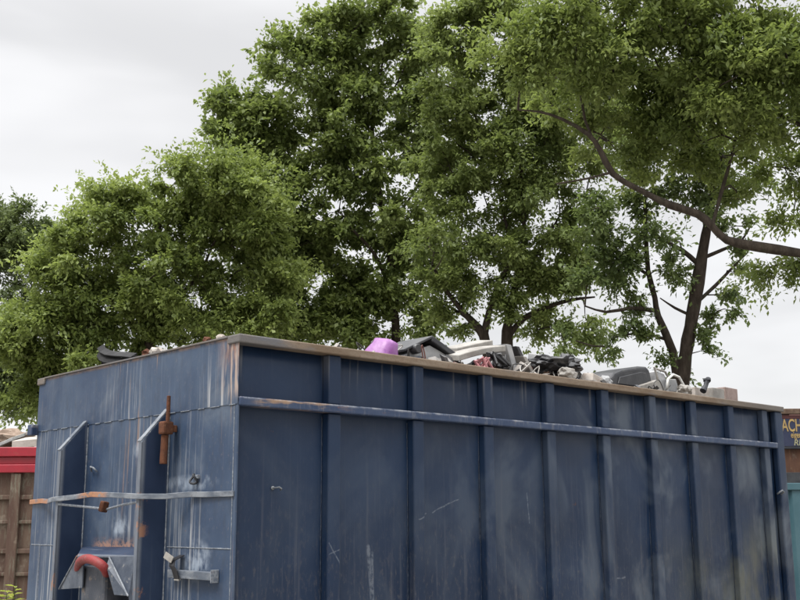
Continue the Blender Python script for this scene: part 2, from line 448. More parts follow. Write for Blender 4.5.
# rear corner posts
for y0, y1 in ((.0, PY-.002), (W-PY+.002, W)):
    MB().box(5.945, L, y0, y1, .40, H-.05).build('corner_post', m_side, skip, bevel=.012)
hk = on_y(779, 493, .0)
MB().tube([(hk.x-.035, .0, hk.z-.01), (hk.x-.035, -.03, hk.z+.01), (hk.x, -.035, hk.z+.022), (hk.x+.035, -.03, hk.z+.008), (hk.x+.035, .002, hk.z-.012)], .008, 8).build('sheet_hook', m_peg, skip, smooth=True)
hk = on_y(274, 488, PY)
MB().tube([(hk.x-.012, PY, hk.z), (hk.x-.012, PY-.03, hk.z), (hk.x+.004, PY-.042, hk.z+.004), (hk.x+.022, PY-.040, hk.z-.004), (hk.x+.03, PY-.02, hk.z-.012)], .0045, 8).tube([(hk.x-.012, PY, hk.z), (hk.x-.012, PY-.008, hk.z)], .011, 10).build('sheet_hook', m_peg, skip, smooth=True)
# the two guides of the hook frame: deep plates with a chamfered head
def guide(yc):
    b = MB(); d = -.172
    prof = [(.0, 2.262), (.0, .36), (d, .36), (d, 2.075), (-.012, 2.262)]
    b.prism([(x-.002 if x == 0 else x, yc-.006, z) for x, z in prof], (0, .012, 0))
    g_ = b.build('guide_plate', m_plate, skip, bevel=.002)
    f = MB()
    f.box(d-.010, d-.001, yc-.006, yc+.026, .36, 2.073)
    f.build('guide_flange', m_plate, g_, bevel=.002)
    c = MB(); a0 = Vector((d-.010, yc-.006, 2.0745)); a1 = Vector((-.010, yc-.006, 2.270))
    nn = Vector((-(a1-a0).z, 0, (a1-a0).x)).normalized()*.009
    c.prism([a0, a1, a1+nn, a0+nn], (0, .040, 0)).build('guide_cap', m_strap, g_, bevel=.002)
    w = MB()
    pts = [(-.004, yc-.009+.0012*rnd.random(), .7+1.53*k/120) for k in range(121)]
    w.tube(pts, [.0032+.0022*rnd.random() for _ in pts], 5).build('weld_seam', m_weld, g_)
guide(.70); guide(1.725)
# bent cross strap round the guides
strap = [(-.006, .012, 1.772), (-.012, .25, 1.771), (-.020, .42, 1.775), (-.10, .55, 1.765), (-.192, .69, 1.767), (-.194, .80, 1.772), (-.196, 1.05, 1.782), (-.198, 1.25, 1.788),
         (-.196, 1.45, 1.776), (-.194, 1.72, 1.768), (-.190, 1.79, 1.765), (-.10, 2.05, 1.758), (-.024, 2.30, 1.765), (-.014, 2.51, 1.760)]
sb = MB().ribbon(strap, (0, 0, .031), .012)
sb.build('cross_strap', m_strap, skip, bevel=.003)
MB().tube([(-.178, .712, 1.735), (-.15, .95, 1.722), (-.11, 1.20, 1.70), (-.15, 1.45, 1.718), (-.178, 1.712, 1.735)], .0075, 7).build('brace_rod', m_weld, skip)
MB().obox((-.125, 1.215, 1.715), (.05, .035, .065), (.2, .1, .3)).build('brace_lug', m_rust, skip, bevel=.008)
# horizontal and vertical weld seams of the front sheet
for (ya, yb, z) in ((.03, .675, 1.484), (1.76, 2.47, 1.470), (.74, 1.69, 1.43)):
    pts = [(-.001, ya+(yb-ya)*k/40, z+.0015*rnd.random()) for k in range(41)]
    MB().tube(pts, [.0022+.0016*rnd.random() for _ in pts], 5).build('weld_seam', m_weld, skip)
for (yy, za, zb) in ((2.335, .6, 1.465), (.030, .6, 2.24)):
    pts = [(-.001, yy+.0015*rnd.random(), za+(zb-za)*k/50) for k in range(51)]
    MB().tube(pts, [.0018+.0016*rnd.random() for _ in pts], 5).build('weld_seam', m_weld, skip)
pts = [(-.0045, .02+2.46*k/80, 2.2478+.0006*rnd.random()) for k in range(81)]
for q in range(0, 80, 5):
    MB().tube(pts[q:q+3+(q % 2)], [.0016+.0012*rnd.random() for _ in pts[q:q+3+(q % 2)]], 5).build('weld_seam', m_weld, skip)
MB().box(-.05, .0, W-.02, W+.055, 2.225, 2.30).build('corner_lug', m_rail, skip, bevel=.006)
# rusty pin in its sleeve
c = on_x(166, 428, -.07)
pin = MB().tube([(c.x, c.y-.016, c.z-.03), (c.x, c.y-.018, c.z+.185)], [.0125, .011], 14).build('locking_pin', m_rust, skip, smooth=False, bevel=.003)
MB().obox((c.x, c.y, c.z), (.07, .058, .075), (0, 0, .1)).build('pin_collar', m_rust, pin, bevel=.010)
MB().tube([(c.x, c.y+.008, c.z-.04), (c.x-.003, c.y+.010, c.z-.205)], .0215, 16).build('pin_sleeve', m_rust, pin, bevel=.003)
MB().box(c.x+.03, -.003, c.y-.014, c.y+.018, c.z-.022, c.z+.018).build('pin_mount', m_rust, pin, bevel=.004)
# ring
c = on_x(193.5, 479, -.02)
MB().tube([(c.x+.012*math.sin(a*2), c.y+.024*math.cos(a), c.z+.026*math.sin(a)) for a in [2*PI*k/18 for k in range(18)]], .0065, 7, closed=True).build('lashing_ring', m_dark, skip, smooth=True)
MB().obox((-.008, c.y-.02, c.z+.012), (.02, .03, .022)).build('ring_eye', m_weld, skip, bevel=.004)
c = on_x(94, 470, -.01)
MB().tube([(c.x, c.y+.03, c.z-.01), (c.x-.02, c.y+.01, c.z+.02), (c.x-.02, c.y-.03, c.z+.012), (c.x, c.y-.045, c.z-.012)], .006, 7).build('lashing_ring', m_weld, skip, smooth=True)
# document bracket
a, b_ = on_x(168, 575, -.04), on_x(212, 575, -.04)
zc = (a.z+b_.z)/2
brk = MB().box(-.046, -.004, b_.y, a.y, zc-.022, zc+.022).build('bracket_bar', m_strap, skip, bevel=.003)
MB().box(-.052, -.003, b_.y-.008, b_.y-.001, zc-.034, zc+.034).build('bracket_end', m_weld, brk, bevel=.002)
yt = a.y-.115
MB().ribbon([(-.006, yt+.03, zc+.10), (-.055, yt+.045, zc+.075), (-.075, yt+.02, zc+.045), (-.068, yt, zc+.02), (-.054, yt-.004, zc-.03)], (0, .05, 0), .005).build('rubber_strap', m_black, brk)
MB().obox((-.072, yt+.062, zc+.090), (.006, .085, .036), (.35, .25, .1)).build('metal_tab', m_white, brk, bevel=.001)
MB().box(-.058, -.048, yt-.028, yt+.022, zc-.033, zc-.022).build('metal_tab', m_white, brk)
# hook pocket
def hx(px, py, X): p = on_x(px, py, X); return (p.x, p.y, p.z)
pocket = None
def sheet(ps, off):
    global pocket
    o = MB().prism(ps, off).build('wing_plate', m_house, skip, bevel=.002); pocket = pocket or o
m_house = speck('housing_paint', (.032,.042,.062), (.072,.085,.108), 9, .55, .4, (.19,.185,.18), .3)
ti, to = -.175, -.02
XL = -.165
sheet([hx(77, 556, -.205), hx(83, 562, -.235), hx(82, 588, -.225), hx(58, 589.5, XL)], (.010, 0, 0))
sheet([hx(106, 566, -.235), hx(109, 557, -.205), hx(128, 596, -.205), hx(114, 595, -.225)], (.010, 0, 0))
sheet([hx(109.3, 557, -.203), hx(136, 556, XL), hx(135, 640, XL), hx(131, 600, XL), hx(128.3, 596, -.203)], (.010, 0, 0))
a = Vector(hx(109, 557, -.210)); b_ = Vector(hx(128, 596, -.210))
MB().tube([a, b_], .0055, 7).build('weld_seam', m_strap, pocket)
a = Vector(hx(77, 556, -.208)); b_ = Vector(hx(59, 589, -.172))
MB().tube([a, b_], .005, 7).build('weld_seam', m_strap, pocket)
# sloping hood from the wall down to the bar
h0, h1 = Vector(hx(77, 556, -.20)), Vector(hx(136, 556, XL))
MB().prism([(-.002, 1.715, h0.z+.045), (-.002, .712, h1.z+.045), (h1.x, h1.y+.01, h1.z), (h0.x, h0.y, h0.z)], (0, 0, -.008)).build('hook_hood', m_plate, pocket)
mid = Vector(hx(93, 563, -.12))
arc = [hx(x, y, X) for x, y, X in ((79, 575, -.10), (78.8, 569, -.18), (80, 562.5, -.230), (84, 559.3, -.252), (89.5, 559, -.260), (96, 561.5, -.260), (102, 565.5, -.250), (106, 570.5, -.220), (107.5, 577, -.13))]
arc = spline([(*p, .027) for p in arc], .02)
MB().tube([tuple(q[:3]) for q in arc], [float(q[3]) for q in arc], 16).build('hook_bar', m_hookred, pocket, smooth=True)
ya, yb = on_x(81.5, 580, -.2).y, on_x(105.5, 580, -.2).y
MB().box(-.205, -.004, yb, ya, .6, on_x(93, 566, -.2).z).build('hook_backing', speck('hook_backing_paint', (.030,.036,.05), (.060,.064,.075), 9, .6, .4, (.15,.12,.10), .3), pocket, bevel=.02)

# ------------------------------------------------------------------ scrap inside
def attr_mat(name, rough=.6):
    g = NG(name); at_ = g.n('ShaderNodeAttribute', attribute_name='tone')
    c = g.mix(g.ramp(g.noise((30,30,30), 4), .4, .7, 0, .35), at_.outputs['Color'], (.12,.10,.08))
    return g.done(c, rough, 0, .4)
pal = [(.03,.03,.032), (.2,.2,.2), (.45,.43,.40), (.28,.17,.11), (.16,.09,.05), (.55,.52,.48), (.07,.08,.10), (.35,.20,.16), (.10,.10,.10), (.06,.10,.16)]
b = MB(); cols = []
for i in range(900):
    x = rnd.uniform(.10, L-.15); y = rnd.uniform(.14, W-.14)
    ed = min(1, min(x-.05, L-x, y, W-y)/.7)
    z = 2.50+.06*noise.noise(Vector((x*1.5, y*1.5, 0)))+.08*ed-.06
    sz = (rnd.uniform(.05, .35), rnd.uniform(.03, .22), rnd.uniform(.01, .10))
    n0 = len(b.bm.faces)
    if x-sz[0] < .03 or x+sz[0] > L-.05 or y-sz[0] < .08 or y+sz[0] > W-.08: sz = (.06, .05, .05)
    b.obox((x, y, z), sz, (rnd.uniform(-.5, .5), rnd.uniform(-.5, .5), rnd.uniform(0, 3)), rnd.uniform(0, .4))
    cols += [pal[rnd.randrange(len(pal))]]*6
pal = [(.03,.03,.032), (.11,.11,.11), (.20,.19,.18), (.10,.06,.04), (.05,.05,.055), (.28,.26,.24), (.06,.07,.09)]
for i in range(100):        # splintered bits and wires standing up along the near rim
    x = rnd.choice((rnd.uniform(1.0, 4.6), rnd.uniform(1.5, 3.0))); y = rnd.uniform(.16, .55); z = 2.63+.14*y+rnd.uniform(-.04, .03)
    b.obox((x, y, z), (rnd.uniform(.03, .16), rnd.uniform(.02, .08), rnd.uniform(.006, .05)), (rnd.uniform(-.9, .9), rnd.uniform(-.9, .9), rnd.uniform(0, 3)), rnd.uniform(0, .6))
    cols += [pal[rnd.randrange(len(pal))]]*6
for i in range(40):
    x = rnd.uniform(1.2, 5.0); y = rnd.uniform(.16, .5); n0 = len(b.bm.faces)
    q = [Vector((x+rnd.uniform(-.12, .12), y+rnd.uniform(-.05, .08), 2.60+.13*y+.13*rnd.random()*(1 if 0 < k < 3 else 0))) for k in range(4)]
    b.tube([tuple(w_[:3]) for w_ in spline([(*p, .004) for p in q], .03)], .0045, 5)
    cols += [rnd.choice(((.02,.02,.02), (.03,.03,.03), (.35,.34,.32), (.14,.05,.04)))]*(len(b.bm.faces)-n0)
b.box(.03, L-.06, .075, W-.075, 2.30, 2.42); cols += [(.05,.04,.035)]*6
o = b.build('scrap_heap', attr_mat('mixed_scrap'), None)
at_ = o.data.attributes.new('tone', 'FLOAT_COLOR', 'FACE')
at_.data.foreach_set('color', np.array([(*c, 1) for c in cols], np.float32).ravel())
tag(o, 'jumbled small scrap of every colour filling the navy container to its brim', 'scrap', None, 'stuff')

Y1 = .36
def P(px, py, Y=Y1): return on_y(px, py, Y)
ZR = 2.50
# purple crumpled plastic
q = P(379, 344, .25)
pail = thing('plastic_pail', 'dented purple plastic pail showing over the long rim of the navy container', 'pail', (q.x, q.y, q.z-.155))
def lathe(prof, tilt, seed, dent=.09, nseg=28):
    b = MB(); bm = b.bm; rings = []; Rm = Euler(tilt).to_matrix()
    for r, z in prof:
        ring = []
        for k in range(nseg):
            a = 2*PI*k/nseg; kk = 1+dent*noise.noise(Vector((math.cos(a)*1.3+seed, math.sin(a)*1.3, z*9)))
            ring.append(bm.verts.new(Vector((q.x, q.y, q.z-.155)) + Rm@Vector((r*kk*math.cos(a), r*kk*math.sin(a), z))))
        rings.append(ring)
    for A, B in zip(rings, rings[1:]):
        for k in range(nseg): bm.faces.new((A[k], A[(k+1)%nseg], B[(k+1)%nseg], B[k]))
    bm.faces.new(rings[0][::-1]); bm.faces.new(rings[-1]); return b
lathe([(.128, 0), (.124, .035), (.108, .10), (.096, .15), (.086, .175), (.070, .182)], (.10, .26, 0), 3, .30).build('pail_wall', m_purple, pail, smooth=True)
lathe([(.137, -.012), (.140, .006), (.136, .022), (.126, .026)], (.10, .26, 0), 3, .25).build('pail_rim', speck('pale_purple', (.26,.15,.28), (.31,.21,.32), 11, .5), pail, smooth=True)
# open charcoal case
q0, q1, q2 = P(404, 349), P(433, 335.5), P(459, 353)
case = thing('equipment_case', 'open charcoal plastic case with raised lid standing on the scrap beside the purple pail', 'case', (q1.x, Y1+.1, ZR))
d = Vector((0, .34, 0))
def plank(b, p, r, t, off): 
    p, r = Vector(p), Vector(r); nn = Vector((-(r-p).z, 0, (r-p).x)).normalized()*t
    b.prism([p, r, r-nn, p-nn], off)
b = MB(); plank(b, q1, q2+Vector((0,0,-.01)), .042, d); b.build('case_lid', m_charc, case, bevel=.008)
b = MB(); plank(b, q0, q1+Vector((-.003,0,0)), .018, d); b.build('case_end', m_charc, case, bevel=.005)
b = MB(); b.prism([q0+Vector((.03,.03,-.03)), q0+Vector((.02,.03,-.16)), q2+Vector((-.05,.03,-.16)), q2+Vector((-.06,.03,-.03)), q1+Vector((0,.03,-.065))], (0,.27,0)).build('case_body', m_grey, case, bevel=.006)
b = MB(); c = P(416, 349, Y1+.0); b.tube([(c.x, c.y-.03, c.z), (c.x, c.y+.03, c.z)], .034, 16).build('case_knob', m_black, case, bevel=.006)
# pale slabs
def slab(pxs, t, depth, name, label, mat, cat, Y=Y1, group=None, bow=.0, yaw=0.0):
    a, c = P(*pxs[0], Y), P(*pxs[1], Y); b = MB(); bm = b.bm; rings = []
    for k in range(9):
        s = k/8; p = a.lerp(c, s)+Vector((0, yaw*s, bow*math.sin(PI*s)))
        rings.append([bm.verts.new(p+Vector(v)) for v in ((0,0,0), (0,depth,.02), (0,depth,.02-t), (0,0,-t))])
    for A, B in zip(rings, rings[1:]):
        for k in range(4): bm.faces.new((A[k], A[(k+1)%4], B[(k+1)%4], B[k]))
    bm.faces.new(rings[0][::-1]); bm.faces.new(rings[-1])
    return tag(b.build(name, mat, None, bevel=.006), label, cat, group)
slab([(457, 348), (493, 340)], .048, .16, 'plastic_offcut', 'dirty white plastic panel lying highest, just right of the open charcoal case', m_white, 'panel', .42)
slab([(459, 355), (509, 345)], .044, .14, 'plastic_offcut', 'longer dirty white plastic panel lying lower, its right end against the leaning grey board', m_white, 'panel', .26, None, .012, .03)
b = MB(); c = P(486, 361, .18)
for k in range(5): b.tube([(c.x+rnd.uniform(-.07,.07), c.y+rnd.uniform(-.02,.05), c.z-.05), (c.x+rnd.uniform(-.07,.07), c.y, c.z+.02), (c.x+rnd.uniform(-.09,.09), c.y+.03, c.z-.01), (c.x+rnd.uniform(-.1,.1), c.y, c.z-.06)], .012, 7)
tag(b.build('hose_tangle', m_pink), 'small tangle of pink hose under the lower white panel', 'hose')
b = MB(); c = P(499, 357, .20)
for k in range(11): b.tube([(c.x+rnd.uniform(-.09,.09), c.y+rnd.uniform(-.04,.06), c.z-.06), (c.x+rnd.uniform(-.09,.09), c.y, c.z+.03*rnd.random()), (c.x+rnd.uniform(-.1,.1), c.y+.03, c.z+.04*rnd.random()), (c.x+rnd.uniform(-.1,.1), c.y, c.z-.07)], .010, 6)
tag(b.build('cable_tangle', m_black), 'tangled black cables under the right end of the lower white panel', 'cable')
def lean(p0, p1, t, depth, name, label, mat, cat, Y):
    a, c = P(*p0, Y), P(*p1, Y); b = MB()
    nn = Vector((t, 0, 0)); b.prism([a, a+nn, c+nn, c], (0, depth, .01))
    return tag(b.build(name, mat, None, bevel=.004), label, cat)
lean((506, 344), (514, 373), .060, .20, 'board', 'grey plastic board leaning beside the right end of the white panels', m_grey, 'board', .30)
lean((516, 346), (530, 376), .040, .18, 'board', 'black board leaning just left of the black bag', m_black, 'board', .32)
lean((523, 356), (533, 376), .04, .12, 'board', 'short pale board leaning between the black board and the black bag', m_white, 'board', .25)
# black bag
b = MB(); c = P(552, 368, .36)
b.blob((c.x-.02, c.y, c.z-.01), (.23, .18, .085), 5, .42, 4, 1.6)
b.blob((c.x+.16, c.y-.02, c.z+.03), (.10, .09, .08), 9, .5, 3, 1.6)
tag(b.build('refuse_bag', m_black), 'crumpled shiny black refuse bag on the scrap near the middle of the long rim', 'bag')
b = MB(); c = P(567, 372, .14); b.blob((c.x, c.y, c.z-.015), (.10, .04, .045), 12, .4, 3)
tag(b.build('crumpled_sheet', m_white), 'small crumpled white sheet in front of the black refuse bag', 'sheet')
b = MB(); c = P(546, 357, .5); b.obox((c.x, c.y, c.z-.03), (.34, .12, .05), (.2, .08, .1))
tag(b.build('plastic_offcut', m_grey, None, bevel=.006), 'pale grey plastic panel showing behind the top of the black refuse bag', 'panel')
b = MB(); c = P(592, 375, .22); b.obox((c.x, c.y, c.z-.035), (.22, .12, .07), (.1, .12, .2), .25)
tag(b.build('carton', m_ivory, None, bevel=.008), 'small squashed pale carton between the black refuse bag and the dark domed appliance', 'carton')
b = MB(); c = P(606, 378, .2); b.blob((c.x, c.y, c.z-.03), (.05, .05, .05), 2, .4, 2)
tag(b.build('rubble_lump', m_grey), 'grey lump just left of the dark domed appliance', 'lump')
# domed appliance
qa, qb = P(611, 384, .30), P(653, 390, .30)
app = thing('appliance', 'discarded appliance with dark grey domed cover and white base near the container rear', 'appliance', ((qa.x+qb.x)/2, .5, ZR))
def prof(px): return [P(x, y, .30) for x, y in px]
b = MB(); b.prism(prof([(611, 386), (611.5, 377), (615, 372), (622, 369), (640, 366), (647, 366.5), (650, 369.5), (653, 383), (653, 394), (612, 394)]), (0, .34, 0)).build('cover', m_charc, app, bevel=.025, seg=3)
b = MB(); b.prism(prof([(617, 384), (619, 377), (640, 372), (645, 373), (648, 388)]), (0, -.012, 0)).build('cover_panel', m_charc, app, bevel=.008)
b = MB(); b.prism([p+Vector((0, -.05, 0)) for p in prof([(630, 387.5), (654, 380), (661, 390), (661, 402), (630, 398)])], (0, .42, 0)).build('base', m_white, app, bevel=.008)
b = MB(); b.prism([p+Vector((0, 0, 0)) for p in prof([(655.5, 371), (664, 374), (671, 388), (660, 391), (656, 384)])], (0, .26, 0)).build('front_glass', m_silver, app, bevel=.005)
b = MB(); b.tube([p+Vector((0, -.012, 0)) for p in prof([(653, 367), (656, 377), (660, 391)])], .010, 8).tube([p+Vector((0, -.012, 0)) for p in prof([(655, 369), (664, 372), (672, 386)])], .010, 8).build('trim', m_white, app)
b = MB(); pts = [P(x, y, .2) for x, y in ((667, 389), (668, 379), (673, 374.5), (679, 377), (684, 386), (686, 393))]
b.tube(pts, .011, 8)
tag(b.build('hose', m_wire, None, smooth=True), 'bent white hose arching up just right of the domed appliance', 'hose')
b = MB(); b.prism([P(x, y, .26) for x, y in ((669, 379), (676, 379), (680, 392), (668, 392))], (0, .1, 0))
tag(b.build('plastic_offcut', m_grey, None, bevel=.006), 'small grey panel standing inside the arch of the white hose', 'panel')
b = MB(); c = P(684, 390, .15); b.blob((c.x, c.y, c.z-.01), (.08, .05, .05), 21, .5, 3)
tag(b.build('crumpled_sheet', m_white), 'crumpled white wrapper at the right foot of the bent white hose', 'sheet')
# cartons
def carton(px0, px1, pt, Y, dp, label, mat, rot):
    a, c = P(px0, pt, Y), P(px1, pt+3, Y); b = MB()
    b.obox(((a.x+c.x)/2, Y+dp/2, a.z-.09), (c.x-a.x, dp, .18), (0, .01, rot))
    return tag(b.build('carton', mat, None, bevel=.004), label, 'carton')
carton(694, 709, 387, .34, .25, 'low beige carton just right of the crumpled white wrapper', m_ivory, .05)
carton(713, 724, 387.5, .34, .22, 'white carton in the middle of the row near the rear of the long rim', m_white, -.04)
carton(724.5, 737.5, 387, .38, .28, 'brownish pink carton at the rear end of the row', speck('pinkish_card', (.27,.21,.19), (.20,.15,.13), 14, .85, .2), .03)
c0, c1 = P(703, 391, .22), P(707, 380, .22)
b = MB().tube([c0, c0.lerp(c1, .5)+Vector((.012,0,0)), c1], [.03, .02, .026], 9).blob((c1.x, c1.y, c1.z), (.035, .03, .025), 4, .5, 2)
tag(b.build('valve_stub', m_dark), 'small dark metal stub sticking up in front of the beige carton', 'metal part')
# over the front edge
m_rub = speck('matt_black_rubber', (.010,.010,.011), (.020,.020,.021), 10, .75, .2)
c = [on_x(x, y, .30) for x, y in ((100.5, 345), (103, 349), (108, 351.5), (115, 352.5), (124, 353), (134, 354))]
b = MB(); b.ribbon([p+Vector((0, 0, -.012)) for p in c], (.05, 0, .035), .012); b.ribbon([p+Vector((-.01, 0, -.06)) for p in c], (.03, 0, .05), .012)
for p in c[1:]: b.obox((p.x+.02, p.y, p.z-.06), (.05, .012, .10))
tag(b.build('bumper', m_rub, None, bevel=.003), 'curved black plastic bumper lying over the front edge of the navy container', 'bumper')
pcs = [(148, 352, .032, 'orange brown rubble lump nearest the black bumper on the front edge', m_rust), (156, 350, .036, 'pale pink rubble lump right of the orange one on the front edge', m_ivory), (165, 350, .018, 'tiny pale chip between the two groups of lumps on the front edge', m_white),
       (207, 338, .022, 'brown lump on the front edge, left of the two near the corner', m_rust), (221, 336, .026, 'beige lump on the front edge nearest the corner', m_ivory)]
for i, (x, y, r, lb, mt) in enumerate(pcs):
    c = on_x(x, y, .16); b = MB(); b.blob((c.x, c.y, c.z-.012), (r, r*1.3, r*.8), 30+i, .5, 2)
    tag(b.build('rubble_lump', mt), lb, 'lump')

# ------------------------------------------------------------------ neighbours
def plank_mat(name, a, b_, c_, spec=.3):
    g = NG(name)
    tc = g.pos()
    c = g.mix(g.ramp(g.noise((9,9,1.6), 5, .65), .35, .68), a, b_)
    c = g.mix(g.ramp(g.noise((22,22,3), 5, .75, (3,1,1)), .52, .62, 0, .85), c, c_)
    c = g.mix(g.ramp(g.noise((5,5,4), 4, .6, (8,1,1)), .58, .7, 0, .5), c, (.22,.185,.145))
    return g.done(c, .8, 0, spec, g.bump(g.noise((14,14,5), 5, .7), .4, .01))
m_brown = plank_mat('flaking_brown', (.070,.040,.030), (.105,.072,.052), (.13,.118,.088))
# brown steel container with a red rim, seen left of the skip; its long side faces us
A0 = at(37, 447, 14.5); ux = Vector((_R.x, _R.y, 0)).normalized(); vz = Vector((ux.y*-1, ux.x, 0))
if vz.dot(_F) < 0: vz = -vz
rotz = math.atan2(ux.y, ux.x)
base = Vector((A0.x, A0.y, 0)); HT = A0.z
rc = thing('brown_container', 'flaking brown steel container with a glossy red top rim, left of the navy container', 'container', base)
rc.rotation_euler = (0, 0, rotz)
def rbox(name, mat, x0, x1, y0, y1, z0, z1, parent=rc, bevel=.01):
    b = MB(); b.box(x0, x1, y0, y1, z0, z1); me = bpy.data.meshes.new(name)
    bmesh.ops.recalc_face_normals(b.bm, faces=b.bm.faces); b.bm.to_mesh(me); b.bm.free()
    o = put(name, me, mat, parent)
    m = o.modifiers.new('bevel', 'BEVEL'); m.width = bevel; m.segments = 2
    return o
k = 14.5/FPX
X0, X1 = -4.2, 1.9
rbox('side_panel', m_brown, X0, X1, .06, .09, .2, HT-.3)
rbox('side_panel', m_brown, X0, X1, 2.35, 2.38, .2, HT-.3)
rbox('end_panel', m_brown, X0, X0+.03, .092, 2.348, .2, HT-.3)
rbox('end_panel', m_brown, X1-.03, X1, .092, 2.348, .2, HT-.3)
rbox('floor_plate', m_dark, X0+.03, X1-.03, .092, 2.348, .2, .26)
for y0, y1 in ((-.03, .11), (2.33, 2.47)):
    rbox('red_rim', m_red, X0-.02, X1+.02, y0, y1, HT-.13, HT)
    rbox('red_rim', m_red, X0-.02, X1+.02, y0+.055, y1, HT-.235, HT-.132)
    rbox('red_rim', m_red, X0-.02, X1+.02, y0, y1, HT-.35, HT-.237)
for xx in (X0-.02, X1-.10): rbox('red_rim', m_red, xx, xx+.12, .112, 2.328, HT-.35, HT-.004)
px_rib = [(-25, 12), (13, 10)]
for j in range(7):
    xr = (13+5-37)*k - .55*j if j else (18-37)*k
    rbox('post', m_brown, xr-.07, xr+.07, -.01, .058, .2, HT-.36)
for j, yy in enumerate((497, 521, 548, 570, 595)):
    zz = CAM.z + (517-yy)*k*1.02
    rbox('cross_rail', m_brown, X0, X1, .022, .0585, zz-.035 if j % 2 == 0 else zz-.02, zz+.03)
# boards heaped in it
def board(px0, px1, py0, py1, t, label, mat, D, dep=.5, tilt=.12):
    a, c = at(px0, py0, D), at(px1, py1, D); off = vz*dep+Vector((0, 0, tilt)); b = MB()
    b.prism([a, c, c-Vector((0, 0, t)), a-Vector((0, 0, t))], off)
    return tag(b.build('board', mat, None, bevel=.006), label, 'board', None)
m_board = speck('weathered_board', (.36,.33,.30), (.27,.25,.225), 6, .8, .2, (.45,.42,.38))
board(12, 42, 441, 438.5, .11, 'pale weathered board nearest the red rim, its flat end facing out', m_board, 15.4, .6, .10)
board(-10, 13, 447, 437, .05, 'grey sloping board at the far left above the red rim', speck('grey_board', (.25,.26,.26), (.33,.34,.33), 6, .7), 15.5, .8, .16)
board(22, 40, 434, 425, .05, 'upper board slanting up behind the pale one by the navy container', speck('grey_brown_board', (.22,.20,.18), (.30,.27,.24), 6, .8), 16.0, .4, .02)
b = MB(); c = at(6, 437, 16.3); b.blob((c.x, c.y, c.z-.05), (.42, .4, .17), 40, .4, 3)
tag(b.build('rubble_heap', speck('brown_rubble', (.17,.125,.095), (.26,.20,.155), 9, .9, .2, (.36,.31,.26), .6)), 'brown rubble lump behind the boards heaped in the red rimmed container', 'rubble')
b = MB(); m0 = base+vz*1.22+ux*((X0+X1)/2)
n0 = []
for k2 in range(260):
    p = base+ux*rnd.uniform(X0+.2, X1-.2)+vz*rnd.uniform(.3, 2.15); b.obox((p.x, p.y, HT-.12+rnd.uniform(-.1, .08)), (rnd.uniform(.1, .4), rnd.uniform(.08, .3), rnd.uniform(.04, .15)), (rnd.uniform(-.4, .4), rnd.uniform(-.4, .4), rnd.uniform(0, 3)))
pp = [base+ux*X+vz*Yv for X, Yv in ((X0+.06, .12), (X1-.06, .12), (X1-.06, 2.32), (X0+.06, 2.32))]
b.prism([Vector((q.x, q.y, HT-.3)) for q in pp], (0, 0, .1))
tag(b.build('scrap_heap', speck('rubble_fill', (.22,.18,.15), (.34,.30,.27), 5, .9, .2, (.12,.09,.07))), 'brown and grey rubble filling the red rimmed container', 'scrap', None, 'stuff')

# right: rust red container with a painted sign board, teal container in front of it
D2 = 13.0; k = D2/FPX
B0 = at(786, 409, D2); base2 = Vector((B0.x, B0.y, 0)); H2 = B0.z
def local(parent_loc, name, label, cat):
    t = thing(name, label, cat, parent_loc); t.rotation_euler = (0, 0, rotz); return t
def zpx(yy, D=D2): return at(795, yy, D).z
m_rbrown = plank_mat('rust_brown_wall', (.095,.045,.026), (.070,.034,.022), (.14,.075,.04))
m_maroon = speck('maroon_paint', (.085,.022,.022), (.06,.02,.02), 9, .6)
m_sign = speck('navy_sign', (.014,.020,.050), (.022,.028,.06), 9, .45)
m_yel = speck('sign_yellow', (.34,.235,.085), (.26,.18,.075), 14, .6)
m_pale = speck('sign_pale', (.30,.29,.17), (.22,.21,.13), 14, .6)
tr = local(base2, 'cargo_box', 'rust brown cargo box with navy sign, behind the rear end of the navy container', 'container')
rbox('wall', m_rbrown, -.35, 4.2, 0, 2.4, .5, H2-.07, tr)
rbox('roof_edge', speck('rusty_edge', (.085,.055,.04), (.14,.10,.07), 20, .8, .2, (.2,.15,.11)), -.40, 4.25, -.06, 2.45, H2-.068, H2, tr)
rbox('wheel_beam', m_dark, -.3, 4.1, .3, .5, .02, .498, tr); rbox('wheel_beam', m_dark, -.3, 4.1, 1.9, 2.1, .02, .498, tr)
rbox('top_band', m_maroon, -.34, 4.19, -.03, -.002, zpx(419), H2-.072, tr, .003)
rbox('trim_strip', speck('trim_strip', (.30,.16,.14), (.24,.12,.11), 12, .6), .02, .30, -.036, -.031, zpx(416), zpx(414), tr, .001)
sg = rbox('sign_board', m_sign, -.34, 4.19, -.034, -.002, zpx(447), zpx(419)-.003, tr, .003)
rbox('sill', m_dark, -.34, 4.19, -.05, -.002, zpx(449.5), zpx(447)-.003, tr, .003)
rbox('lower_band', m_charc, -.34, 4.19, -.05, -.002, zpx(484), zpx(473), tr, .003)
for xx in (.20, 1.4, 2.6): rbox('door_post', m_maroon, xx-.03, xx+.03, -.03, -.002, zpx(472.5), zpx(450.5), tr, .004)
def text(body, x, z, size, mat, parent, name, y=-.0365, shear=0, sx=1):
    cu = bpy.data.curves.new(name, 'FONT'); cu.body = body; cu.size = size; cu.extrude = .002; cu.offset = size*.014; cu.shear = shear
    ob = bpy.data.objects.new(name, cu); COL.objects.link(ob)
    bpy.context.view_layer.update()
    me = bpy.data.meshes.new_from_object(ob.evaluated_get(bpy.context.evaluated_depsgraph_get()))
    bpy.data.objects.remove(ob); bpy.data.curves.remove(cu)
    o = put(name, me, mat, parent); o.rotation_euler = (PI/2, 0, 0); o.location = (x, y, z); o.scale = (sx, 1, 1)
    return o
text('ACH', -.085, zpx(431.8), .215, m_yel, sg, 'lettering', sx=.56)
